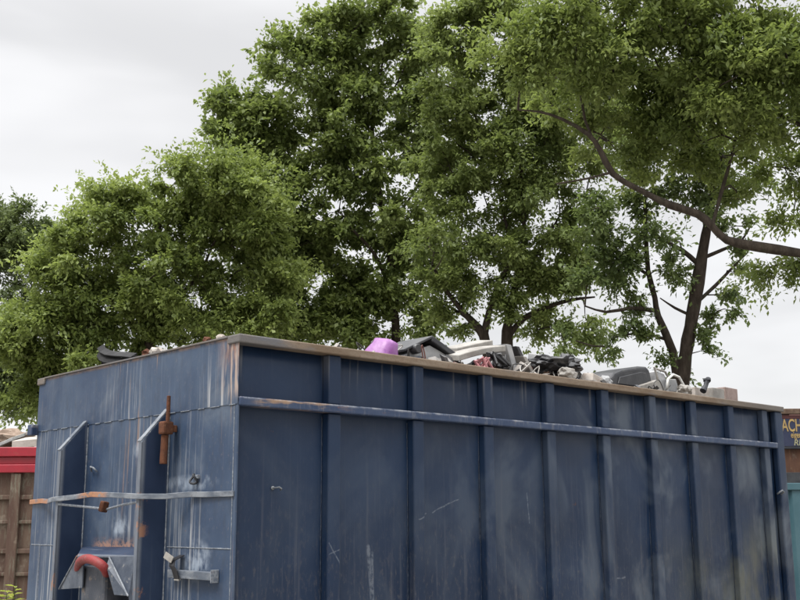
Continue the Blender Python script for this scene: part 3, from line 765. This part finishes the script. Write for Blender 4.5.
text('eigen', .02, zpx(438.3), .105, m_yel, sg, 'lettering', sx=.60)
text('RM', .045, zpx(446), .10, m_pale, sg, 'lettering', shear=.2, sx=1.0)
D3 = 12.3; B1 = at(790.5, 483, D3)
tl = local(Vector((B1.x, B1.y, 0)), 'teal_container', 'teal painted steel container at the right edge, lower than the navy one', 'container')
m_teal = speck('teal_paint', (.036,.088,.108), (.050,.108,.128), 3, .5, .4, (.035,.085,.11))
b = MB(); prof_ = []
xq = -.25; i = 0
while xq < 3.6:
    for dx, yy in ((0, 0), (.10, 0), (.13, .035), (.23, .035)): prof_.append((xq+dx, yy))
    xq += .26
bm = b.bm; z1 = B1.z-.085
fr = [(bm.verts.new((x, y, .16)), bm.verts.new((x, y, z1))) for x, y in prof_]
bk = [(bm.verts.new((x, y+.012, .16)), bm.verts.new((x, y+.012, z1))) for x, y in prof_]
for a, c in zip(fr, fr[1:]): bm.faces.new((a[0], c[0], c[1], a[1]))
for a, c in zip(bk, bk[1:]): bm.faces.new((a[0], a[1], c[1], c[0]))
for a, c in ((fr[0], bk[0]), (fr[-1], bk[-1])): bm.faces.new((a[0], a[1], c[1], c[0]))
me = bpy.data.meshes.new('side_panel'); bmesh.ops.recalc_face_normals(bm, faces=bm.faces); bm.to_mesh(me); bm.free()
put('side_panel', me, m_teal, tl)
rbox('top_rail', m_teal, -.28, 3.7, -.02, .06, z1+.002, B1.z, tl, .008); rbox('bottom_rail', m_teal, -.28, 3.7, -.02, .06, .02, .158, tl, .008)
rbox('end_panel', m_teal, -.28, -.255, .062, .56, .02, B1.z-.01, tl); rbox('rear_panel', m_teal, -.25, 3.7, .52, .56, .02, B1.z-.01, tl)
rbox('top_plate', m_teal, -.25, 3.7, .062, .518, B1.z-.04, B1.z-.012, tl)

# ------------------------------------------------------------------ ground, sky, light
b = MB(); bm = b.bm; N = 40
vs = [[bm.verts.new(((i-N/2)/N*2*900*abs((i-N/2)/(N/2))**1.6+0, (j-N/2)/N*2*900*abs((j-N/2)/(N/2))**1.6, 0)) for j in range(N+1)] for i in range(N+1)]
for i in range(N):
    for j in range(N): bm.faces.new((vs[i][j], vs[i+1][j], vs[i+1][j+1], vs[i][j+1]))
g = NG('gravel_yard')
c = g.mix(g.ramp(g.noise((.5,.5,.5), 5), .35, .65), (.17,.16,.14), (.25,.235,.21)); c = g.mix(g.ramp(g.noise((25,25,25), 4, .7), .4, .7, 0, .6), c, (.26,.245,.22))
o = b.build('ground', g.done(c, .9, 0, .2, g.bump(g.noise((30,30,30), 5, .7), .6, .02)))
o['kind'] = 'structure'

w = bpy.data.worlds.new('World'); S.world = w; w.use_nodes = True; t = w.node_tree; t.nodes.clear()
SUN = Vector((-.50, .08, .84)).normalized()
el = math.asin(SUN.z); az = math.atan2(SUN.x, SUN.y)
sky = t.nodes.new('ShaderNodeTexSky'); sky.sky_type = 'NISHITA'; sky.sun_disc = False; sky.sun_elevation = el; sky.sun_rotation = az
bg1 = t.nodes.new('ShaderNodeBackground'); bg1.inputs[1].default_value = .10; t.links.new(sky.outputs[0], bg1.inputs[0])
tc = t.nodes.new('ShaderNodeTexCoord'); sp = t.nodes.new('ShaderNodeSeparateXYZ'); t.links.new(tc.outputs['Generated'], sp.inputs[0])
def wm(op, a, b=None, clamp=False):
    nd = t.nodes.new('ShaderNodeMath'); nd.operation = op; nd.use_clamp = clamp
    for i, v in enumerate((a, b)):
        if v is None: continue
        if isinstance(v, (int, float)): nd.inputs[i].default_value = v
        else: t.links.new(v, nd.inputs[i])
    return nd.outputs[0]
def wramp(v, a, b, lo, hi):
    nd = t.nodes.new('ShaderNodeMapRange'); nd.interpolation_type = 'SMOOTHSTEP'; t.links.new(v, nd.inputs[0])
    for i, q in zip((1,2,3,4), (a,b,lo,hi)): nd.inputs[i].default_value = q
    return nd.outputs[0]
mp = t.nodes.new('ShaderNodeMapping'); t.links.new(tc.outputs['Generated'], mp.inputs[0]); mp.inputs['Scale'].default_value = (1.6, 1.6, 5.5)
nz = t.nodes.new('ShaderNodeTexNoise'); t.links.new(mp.outputs[0], nz.inputs['Vector']); nz.inputs['Scale'].default_value = 1.3; nz.inputs['Detail'].default_value = 4; nz.inputs['Roughness'].default_value = .5; nz.inputs['Distortion'].default_value = .4
cl = wramp(nz.outputs[0], .33, .67, .87, 1.10)
zen = wramp(sp.outputs[2], .42, .85, .48, 2.5)          # overcast: brighter overhead than towards the horizon
val = wm('MULTIPLY', cl, zen)
rgb = t.nodes.new('ShaderNodeCombineColor')
for i, q in enumerate((1.0, .995, 1.0)): t.links.new(wm('MULTIPLY', val, q), rgb.inputs[i])
bg2 = t.nodes.new('ShaderNodeBackground'); t.links.new(rgb.outputs[0], bg2.inputs[0]); bg2.inputs[1].default_value = 1.0
mx = t.nodes.new('ShaderNodeMixShader'); mx.inputs[0].default_value = .94
t.links.new(bg1.outputs[0], mx.inputs[1]); t.links.new(bg2.outputs[0], mx.inputs[2])
wo = t.nodes.new('ShaderNodeOutputWorld'); t.links.new(mx.outputs[0], wo.inputs[0])
ld = bpy.data.lights.new('sun', 'SUN'); ld.energy = 1.5; ld.angle = math.radians(18); ld.color = (1.0, .965, .91)
lo = bpy.data.objects.new('sun', ld); COL.objects.link(lo); lo.rotation_euler = (-SUN).to_track_quat('-Z', 'Y').to_euler(); lo.location = (-6, 0, 12)

S.view_settings.view_transform = 'Standard'; S.view_settings.look = 'None'; S.view_settings.gamma = 1; S.view_settings.exposure = 0.95
S.view_settings.use_curve_mapping = False
S.cycles.max_bounces = 12; S.cycles.diffuse_bounces = 8; S.cycles.transparent_max_bounces = 4

# ------------------------------------------------------------------ trees
def leaf_mat(name, dark, light, back):
    g = NG(name); a = g.n('ShaderNodeAttribute', attribute_name='tone')
    c = g.mix(a.outputs['Fac'], dark, light)
    p = g.n('ShaderNodeBsdfPrincipled'); g.lk(c, p.inputs['Base Color']); p.inputs['Roughness'].default_value = .52; p.inputs['Specular IOR Level'].default_value = .35
    tr = g.n('ShaderNodeBsdfTranslucent'); g.lk(g.mix(.5, c, back), tr.inputs[0])
    ms = g.n('ShaderNodeMixShader'); ms.inputs[0].default_value = .45
    g.lk(p.outputs[0], ms.inputs[1]); g.lk(tr.outputs[0], ms.inputs[2]); g.lk(ms.outputs[0], g.out.inputs[0])
    return g.m
def bark_mat(name, a, b_):
    g = NG(name)
    c = g.mix(g.ramp(g.noise((14,14,3.5), 5, .7), .35, .66), a, b_)
    c = g.mix(g.ramp(g.noise((4,4,4), 4, .6, (3,3,3)), .58, .72, 0, .6), c, (.055,.065,.035))
    return g.done(c, .9, 0, .15, g.bump(g.noise((26,26,7), 5, .7), .8, .03))
m_bark = bark_mat('dark_bark', (.030,.023,.018), (.058,.046,.037))
m_bark2 = bark_mat('grey_brown_bark', (.040,.032,.025), (.075,.060,.048))

def mesh_np(name, V, F, tone=None, smooth=False):
    me = bpy.data.meshes.new(name); k = F.shape[1]
    me.vertices.add(len(V)); me.vertices.foreach_set('co', V.astype(np.float32).ravel())
    me.loops.add(F.size); me.loops.foreach_set('vertex_index', F.astype(np.int32).ravel())
    me.polygons.add(len(F)); me.polygons.foreach_set('loop_start', np.arange(0, F.size, k, dtype=np.int32))
    if smooth: me.polygons.foreach_set('use_smooth', np.ones(len(F), bool))
    me.update(calc_edges=True)
    if tone is not None:
        a = me.attributes.new('tone', 'FLOAT', 'FACE'); a.data.foreach_set('value', tone.astype(np.float32))
    return me

def tube_np(path, rad, n):
    path = np.asarray(path); m = len(path); T = np.gradient(path, axis=0); T /= np.linalg.norm(T, axis=1, keepdims=True)+1e-9
    ref = np.array([1., 0, 0]) if abs(T[0][0]) < .8 else np.array([0, 1., 0]); V = []
    for i in range(m):
        ref = ref-T[i]*ref.dot(T[i]); ref /= np.linalg.norm(ref)+1e-9; bi = np.cross(T[i], ref)
        a = np.arange(n)*2*PI/n
        V.append(path[i]+(np.cos(a)[:, None]*ref+np.sin(a)[:, None]*bi)*rad[i])
    V = np.vstack(V); i = np.arange(m-1)[:, None]*n; k = np.arange(n)[None]
    F = np.stack([i+k, i+(k+1) % n, i+n+(k+1) % n, i+n+k], -1).reshape(-1, 4)
    return V, F

def tree(name, label, D, trunk, limbs, blobs, lm, bark, seed, dens=1.0, clump=.62, leaf=.115, nt=15, nl=9, ground_px=None, group='trees behind the containers', zmin=2.6, flat=.62, spread=1.0, tonebias=0.0, lw=.52, girth=.76):
    dens *= 1.6; nt = round(nt*1.3); nl = round(nl*1.6); leaf *= .82
    """trunk, limbs: photo pixel polylines (px, py, depth offset, radius); blobs: (px, py, r_px, depth offset)"""
    R = np.random.default_rng(seed)
    def wp(q): p = at(q[0], q[1], D+q[2]); return (p.x, p.y, p.z, q[3]*girth)
    tp = [wp(q) for q in trunk]
    if tp[0][2] > 0: tp = [(tp[0][0]+.02, tp[0][1], -.05, tp[0][3]*1.25)] + tp
    base = Vector((tp[0][0], tp[0][1], 0)); bz = np.array(base)
    root = thing(name, label, 'tree', base, group)
    nodes = []; par = []; rad = []
    sp = spline(tp); 
    def bumpy(s):
        k = 1+.10*np.sin(np.arange(len(s))*.9+seed)+.06*R.standard_normal(len(s)); s = s.copy(); s[:, 3] = np.maximum(s[:, 3], .01)*k; return s
    sp = bumpy(sp)
    wood = [[tube_np(sp[:, :3]-bz, sp[:, 3], 12)]]
    nodes += [tuple(q[:3]) for q in sp]; own = [0]*len(sp)
    for lb_ in limbs:
        s = bumpy(spline([wp(q) for q in lb_]))
        own += [len(wood)]*len(s); wood.append([tube_np(s[:, :3]-bz, s[:, 3], 9)])
        nodes += [tuple(q[:3]) for q in s]
    nodes = np.array(nodes); own = np.array(own)[nodes[:, 2] > 1.8]; nodes = nodes[nodes[:, 2] > 1.8]
    # clump centres through the crown's volume
    C_ = []; RR = []; tone_c = []
    Rv, Uv, Fv = np.array(_R), np.array(_U), np.array(_F)
    fh = np.array([_F.x, _F.y, 0]); fh /= np.linalg.norm(fh)
    OUT = []
    for q in blobs:
        px, py, rp = q[:3]; dd = q[3] if len(q) > 3 else 0
        Dq = D+dd; r = rp*1.03/FPX*Dq; c = np.array(at(px, py, Dq))
        ntot = dens*2.6*(r/clump)**2.15
        ns = 1 if r < .55 else int(round(4+3.2*min(r, 2.2)))
        for _s in range(ns):
            if ns == 1: cs, rs = c, r
            else:
                v = R.standard_normal(3); v /= np.linalg.norm(v); rs = r*(.36+.22*R.random()); v *= (r-rs*.8)*R.random()**.4
                cs = c+Rv*v[0]+np.array([0, 0, 1.])*v[1]+fh*v[2]*1.1*spread
            for _ in range(max(2, int(ntot/ns+R.random()))):
                v = R.standard_normal(3); v /= np.linalg.norm(v); v *= R.random()**(1/3.4)*(1.0 if R.random() > .14 else 1.1+.5*R.random())
                p = cs+rs*np.array([v[0], v[1], v[2]*.85])
                if p[2] < zmin: continue
                C_.append(p); RR.append(clump*(.5+.7*R.random())); tone_c.append(.5+.22*R.standard_normal())
                o_ = (p-cs)/(rs+.01)*.75+(p-c)/(r+.01)*.35; OUT.append(o_)
    OUT = np.array(OUT)
    C_ = np.array(C_); RR = np.array(RR); tone_c = np.array(tone_c)
    # branches: join every clump to the nearest wood already grown
    dist = np.min(np.linalg.norm(C_[:, None]-nodes[None, ::2], axis=2), axis=1)
    allN = nodes.copy()
    for i in np.argsort(dist):
        d = C_[i]-allN; ln = np.linalg.norm(d, axis=1); cost = ln+1.1*np.maximum(0, -d[:, 2])
        j = int(np.argmin(cost)); a = allN[j]; b = C_[i]; l = ln[j]
        if l < .05: continue
        m = max(4, int(l/.22)); s = np.linspace(0, 1, m)[:, None]
        sag = np.array([0, 0, 1.])*(.14*l)*np.sin(PI*s); wob = R.standard_normal(3)*.09*l*np.sin(PI*s)+R.standard_normal((m, 3))*.02*np.sin(PI*s)
        path = a+(b-a)*s+sag+wob
        r0 = min(.085, .010+.013*l); V, F = tube_np(path-bz, np.linspace(r0, .006, m), 5)
        wood[own[j]].append((V, F)); allN = np.vstack([allN, path[1:]]); own = np.append(own, [own[j]]*(m-1))
    for i, wd_ in enumerate(wood):      # the trunk and every limb with the branches that grow from it
        off = np.cumsum([0]+[len(v) for v, f in wd_])
        nm = 'limb' if i else 'trunk'
        put(nm, mesh_np(nm, np.vstack([v for v, f in wd_]), np.vstack([f+o for (v, f), o in zip(wd_, off)]), None, True), bark, root)
    # leaves on twigs
    nC = len(C_); ntw = nC*nt
    cid = np.repeat(np.arange(nC), nt)
    d = R.standard_normal((ntw, 3)); d /= np.linalg.norm(d, axis=1, keepdims=True)
    d[:, 2] = d[:, 2]*flat+.16; d += OUT[cid]*1.1; d /= np.linalg.norm(d, axis=1, keepdims=True)
    tl_ = RR[cid]*(.4+.95*R.random(ntw)**1.6)
    lid = np.repeat(np.arange(ntw), nl); NL = len(lid)
    s = .28+.75*R.random(NL)
    pos = C_[cid[lid]]+d[lid]*(tl_[lid]*s)[:, None]+R.standard_normal((NL, 3))*.045
    pos[:, 2] -= .10*(s*tl_[lid])**2
    ax = d[lid]*.7+R.standard_normal((NL, 3))*.65; ax[:, 2] -= .22; ax /= np.linalg.norm(ax, axis=1, keepdims=True)
    up = R.standard_normal((NL, 3))*.55+np.array([0, 0, 1.]); sd = np.cross(ax, up); sd /= np.linalg.norm(sd, axis=1, keepdims=True)+1e-6
    nn = np.cross(sd, ax)
    ll = leaf*(.5+.95*R.random(NL))[:, None]; ww = ll*lw*(.8+.4*R.random(NL))[:, None]
    V = np.empty((NL, 4, 3)); V[:, 0] = pos; V[:, 1] = pos+ax*ll*.52+sd*ww*.5+nn*ll*.07; V[:, 2] = pos+ax*ll-nn*ll*.10; V[:, 3] = pos+ax*ll*.52-sd*ww*.5+nn*ll*.07
    tone = np.clip(tone_c[cid[lid]]+.17*R.standard_normal(NL)+tonebias, 0, 1)
    me = mesh_np('crown', (V-bz).reshape(-1, 3), np.arange(NL*4).reshape(-1, 4), tone)
    put('crown', me, lm, root)
    return NL

lm_bright = leaf_mat('leaf_bright', (.114,.158,.044), (.232,.285,.086), (.28,.35,.07))
lm_mid = leaf_mat('leaf_mid', (.100,.140,.042), (.205,.252,.078), (.25,.32,.07))
lm_deep = leaf_mat('leaf_deep', (.068,.102,.036), (.142,.184,.062), (.175,.235,.055))
lm_far = leaf_mat('leaf_far', (.066,.094,.036), (.125,.160,.056), (.14,.18,.055))
tot = 0
tot += tree('broadleaf_tree', 'dark green tree farthest left, behind the bright bushy tree', 36, [(-30, 470, 0, .22), (-28, 380, 0, .18), (-20, 300, 0, .12), (-10, 240, 0, .06)], [[(-26, 360, 0, .10), (5, 330, 0, .07), (25, 300, 0, .04)]],
    [(18, 245, 42), (5, 300, 48), (35, 330, 45), (10, 370, 42), (40, 395, 26), (12, 402, 24), (-40, 270, 60), (-50, 350, 60), (45, 260, 34), (25, 225, 26), (0, 232, 30), (22, 385, 32), (-5, 395, 30)], lm_far, m_bark, 3, dens=1.0, clump=.9, leaf=.15, nt=16, nl=10, zmin=3.0)
tot += tree('broadleaf_tree', 'bright green dense bushy tree behind the front end of the navy container', 24, [(150, 440, 0, .2), (150, 340, 0, .16), (155, 280, 0, .1), (160, 220, 0, .05)], [[(150, 340, 0, .1), (110, 300, 0, .07), (80, 270, 0, .03)], [(152, 320, 0, .1), (195, 280, 0, .06), (215, 240, 0, .03)]],
    [(92, 238, 44), (150, 228, 48), (205, 218, 50), (70, 300, 52), (130, 290, 60), (190, 290, 55), (95, 352, 50), (160, 345, 50), (228, 262, 42), (215, 335, 40), (52, 365, 42), (250, 320, 26), (42, 325, 32), (60, 262, 27), (222, 168, 22), (245, 190, 26), (205, 178, 22), (258, 225, 30), (120, 205, 26), (178, 190, 24), (100, 215, 20), (270, 285, 32), (35, 390, 24), (20, 345, 26)], lm_bright, m_bark, 5, dens=1.35, clump=.72, leaf=.128, nt=24, nl=10, flat=.5)
tot += tree('broadleaf_tree', 'tall green tree with a straight trunk behind the purple pail', 27, [(396, 400, 0, .20), (396, 345, 0, .165), (394, 290, 0, .14), (388, 240, 0, .12), (379, 190, 0, .10), (372, 130, 0, .07), (380, 85, 0, .04), (384, 40, 0, .02)],
    [[(394, 300, 0, .08), (375, 255, -.5, .06), (345, 222, -1, .03)], [(395, 310, 0, .07), (425, 297, .5, .05), (450, 303, .5, .03)], [(374, 145, 0, .045), (360, 100, 0, .03), (352, 60, 0, .02)], [(376, 118, 0, .04), (396, 85, 0, .03), (408, 60, 0, .02)], [(386, 230, 0, .06), (415, 190, 1, .04), (430, 150, 1, .02)], [(380, 195, 0, .05), (330, 160, 1, .04), (290, 130, 1, .02)]],
    [(350, 22, 40), (392, 25, 36), (302, 65, 36), (330, 45, 26), (255, 112, 30), (234, 118, 24), (240, 150, 30), (340, 95, 46), (410, 85, 40), (300, 135, 52), (375, 160, 50), (255, 165, 38), (428, 55, 22), (320, 205, 58), (400, 225, 48), (270, 225, 48), (330, 268, 48), (290, 288, 42), (388, 285, 30), (250, 270, 34), (430, 165, 32), (300, 325, 26), (342, 318, 32), (424, 312, 20), (270, 320, 26), (285, 255, 40), (360, 300, 30), (425, 255, 30), (240, 200, 34), (425, 110, 34), (345, 160, 40), (350, 325, 26), (372, 332, 16), (405, 318, 18), (438, 322, 12), (320, 325, 24)],
    lm_mid, m_bark, 7, dens=1.1, clump=.70, leaf=.155, nt=18, nl=9, flat=.5, lw=.58)
tot += tree('broadleaf_tree', 'many stemmed tree forking behind the white plastic panels', 22.5, [(508, 420, 0, .20), (507, 345, 0, .16), (508, 322, 0, .14), (514, 292, 0, .11), (522, 262, 0, .09), (524, 225, 0, .07), (520, 150, 0, .05)],
    [[(490, 400, 0, .15), (486, 345, 0, .14), (480, 330, 0, .12), (466, 315, 0, .10), (448, 293, 0, .07), (435, 270, -.5, .04)], [(484, 336, 0, .11), (489, 312, 0, .10), (499, 282, 0, .08), (512, 255, 0, .06), (500, 200, 0, .04)], [(509, 335, 0, .10), (524, 318, 0, .085), (545, 308, 0, .07), (570, 300, 0, .05), (595, 297, 0, .025)], [(470, 320, 0, .05), (452, 308, .3, .04), (430, 298, .6, .02)], [(516, 285, 0, .05), (540, 250, 0, .04), (560, 215, 0, .025)]],
    [(480, 55, 54), (452, 105, 40), (530, 90, 55), (468, 178, 50), (530, 180, 55), (450, 238, 40), (512, 238, 46), (572, 160, 46), (570, 235, 34), (438, 288, 22), (480, 282, 24), (548, 276, 26), (540, 322, 12), (562, 332, 12), (590, 326, 12), (460, 322, 14), (575, 312, 14), (505, 12, 46), (470, 28, 30), (450, 278, 24), (425, 298, 18), (545, 295, 20), (578, 268, 24), (605, 275, 18), (525, 322, 9), (475, 298, 12), (505, 288, 14), (560, 60, 44), (445, 165, 34), (500, 120, 44), (550, 130, 44), (600, 120, 40)],
    lm_mid, m_bark, 9, dens=1.2, clump=.62, leaf=.115, nt=20, nl=10, tonebias=.08, flat=.5)
tot += tree('broadleaf_tree', 'open tree with a leaning trunk behind the dark domed appliance', 19.5, [(676, 430, 0, .21), (681, 385, 0, .185), (688, 340, 0, .165), (695, 300, 0, .145), (703, 250, 0, .12), (708, 222, 0, .11), (713, 190, 0, .08), (717, 145, 0, .05)],
    [[(678, 390, 0, .11), (673, 352, 0, .10), (658, 316, 0, .085), (655, 298, 0, .075), (648, 270, 0, .06), (646, 230, 0, .05), (645, 190, 0, .03)], [(657, 311, 0, .055), (632, 308, -.2, .045), (606, 312, -.4, .035), (585, 306, -.6, .02)], [(698, 264, 0, .06), (682, 250, 0, .05), (660, 238, .2, .04), (636, 216, .4, .025)], [(703, 258, 0, .05), (722, 250, 0, .04), (742, 240, 0, .03), (752, 222, 0, .02)], [(694, 305, 0, .05), (716, 285, .2, .045), (734, 266, .3, .035), (748, 252, .3, .02)], [(690, 315, 0, .04), (675, 308, 0, .03), (660, 298, 0, .015)], [(668, 340, 0, .04), (640, 333, 0, .03), (612, 338, -.2, .02)], [(648, 275, 0, .04), (630, 262, .2, .03), (605, 240, .5, .02)]],
    [(660, 235, 24), (612, 258, 32), (585, 288, 22), (630, 288, 18), (640, 328, 15), (655, 345, 11), (612, 334, 12), (724, 302, 14), (738, 284, 15), (716, 326, 13), (700, 350, 8), (690, 222, 22), (738, 232, 14), (650, 198, 32), (700, 185, 36), (600, 220, 36), (672, 366, 9), (640, 150, 42), (700, 130, 42), (745, 175, 28), (585, 262, 18), (680, 275, 10), (556, 338, 9), (725, 255, 8), (645, 300, 12), (665, 270, 14)],
    lm_deep, m_bark, 13, dens=.92, clump=.42, leaf=.115, nt=11, nl=8, zmin=2.7)
tot += tree('broadleaf_tree', 'nearest tree at the right with a long bowed limb reaching across the other crowns', 13.5, [(985, 560, .3, .26), (980, 420, .3, .22), (962, 340, .2, .19), (935, 230, .2, .13), (900, 120, 0, .08), (880, 20, 0, .04)],
    [[(960, 335, .2, .13), (920, 292, .1, .105), (860, 264, 0, .095), (800, 253, 0, .086), (760, 247, 0, .080), (727, 240, 0, .076), (712, 226, 0, .072), (698, 214, 0, .068), (670, 205, 0, .060), (640, 190, 0, .055), (613, 174, 0, .050), (600, 150, 0, .044), (588, 134, 0, .040), (562, 119, 0, .030), (540, 112, 0, .018), (518, 110, 0, .008)],
     [(600, 152, 0, .03), (585, 120, .2, .024), (578, 70, .3, .015), (575, 30, .3, .01)], [(612, 172, 0, .022), (590, 178, -.1, .018), (556, 184, -.2, .012)], [(712, 226, 0, .035), (722, 190, .3, .03), (735, 140, .5, .022), (740, 80, .5, .012)], [(935, 230, .2, .07), (860, 160, .3, .055), (790, 120, .4, .04), (720, 90, .4, .025), (660, 70, .4, .012)], [(905, 130, 0, .05), (840, 60, .2, .04), (760, 20, .2, .025), (690, 0, .2, .012)]],
    [(600, 50, 52), (680, 35, 52), (760, 30, 56), (640, 108, 46, 1.3), (720, 92, 50), (792, 100, 46), (560, 100, 38, 1.2), (782, 180, 30, 1.0), (740, 145, 34, .8), (690, 150, 30, 1.2), (606, 145, 30, 1.2), (788, 216, 14, 1.4), (845, 150, 56, .6), (850, 60, 66), (550, 30, 46), (794, 272, 5, .5), (770, 266, 5, .5), (735, 205, 12, .8), (650, 165, 20, 1.0), (520, 60, 30), (720, 60, 46), (780, 70, 44), (640, 60, 44, .8), (670, 110, 36, 1.2), (760, 120, 34), (660, -30, 50), (760, -40, 60), (580, -20, 45), (900, 190, 46, 1.5)],
    lm_bright, m_bark2, 17, dens=1.6, clump=.44, leaf=.092, nt=18, nl=10, flat=.5, girth=.78, spread=1.15, group='trees behind the containers', tonebias=-.05, lw=.46)
print('leaves', tot)

# a weed by the brown container
q = at(7, 600, 12.2)
wd = thing('weed_plant', 'yellow green weed with narrow leaves at the lower left before the brown container', 'plant', (q.x, q.y, 0))
top_ = at(9, 587, 12.2); R_ = np.random.default_rng(4); NVs = []; st = MB()
for k in range(5):
    h = top_.z-.05*k; xo = R_.uniform(-.10, .10); yo = R_.uniform(-.1, .1)
    st.tube([(q.x+xo*.3, q.y+yo*.3, 0), (q.x+xo*.6, q.y+yo*.6, h*.6), (q.x+xo, q.y+yo, h)], [.008, .006, .003], 6)
    for j in range(26):
        z = h*(.35+.65*(j/25)); a = j*2.4; ln = .11+.05*R_.random()
        p = np.array([q.x+xo*(z/h), q.y+yo*(z/h), z]); dx = np.array([math.cos(a), math.sin(a), .35]); sd = np.array([-math.sin(a), math.cos(a), 0])
        NVs.append([p, p+dx*ln*.5+sd*.022, p+dx*ln-np.array([0, 0, .03]), p+dx*ln*.5-sd*.022])
st.build('stem', leaf_mat('weed_stem', (.12,.15,.04), (.14,.17,.05), (.1,.15,.03)), wd)
V = np.array(NVs).reshape(-1, 3)-np.array(wd.location)
put('foliage', mesh_np('foliage', V, np.arange(len(V)).reshape(-1, 4), R_.random(len(V)//4)), leaf_mat('weed_leaf', (.20,.25,.045), (.34,.36,.07), (.3,.35,.05)), wd)
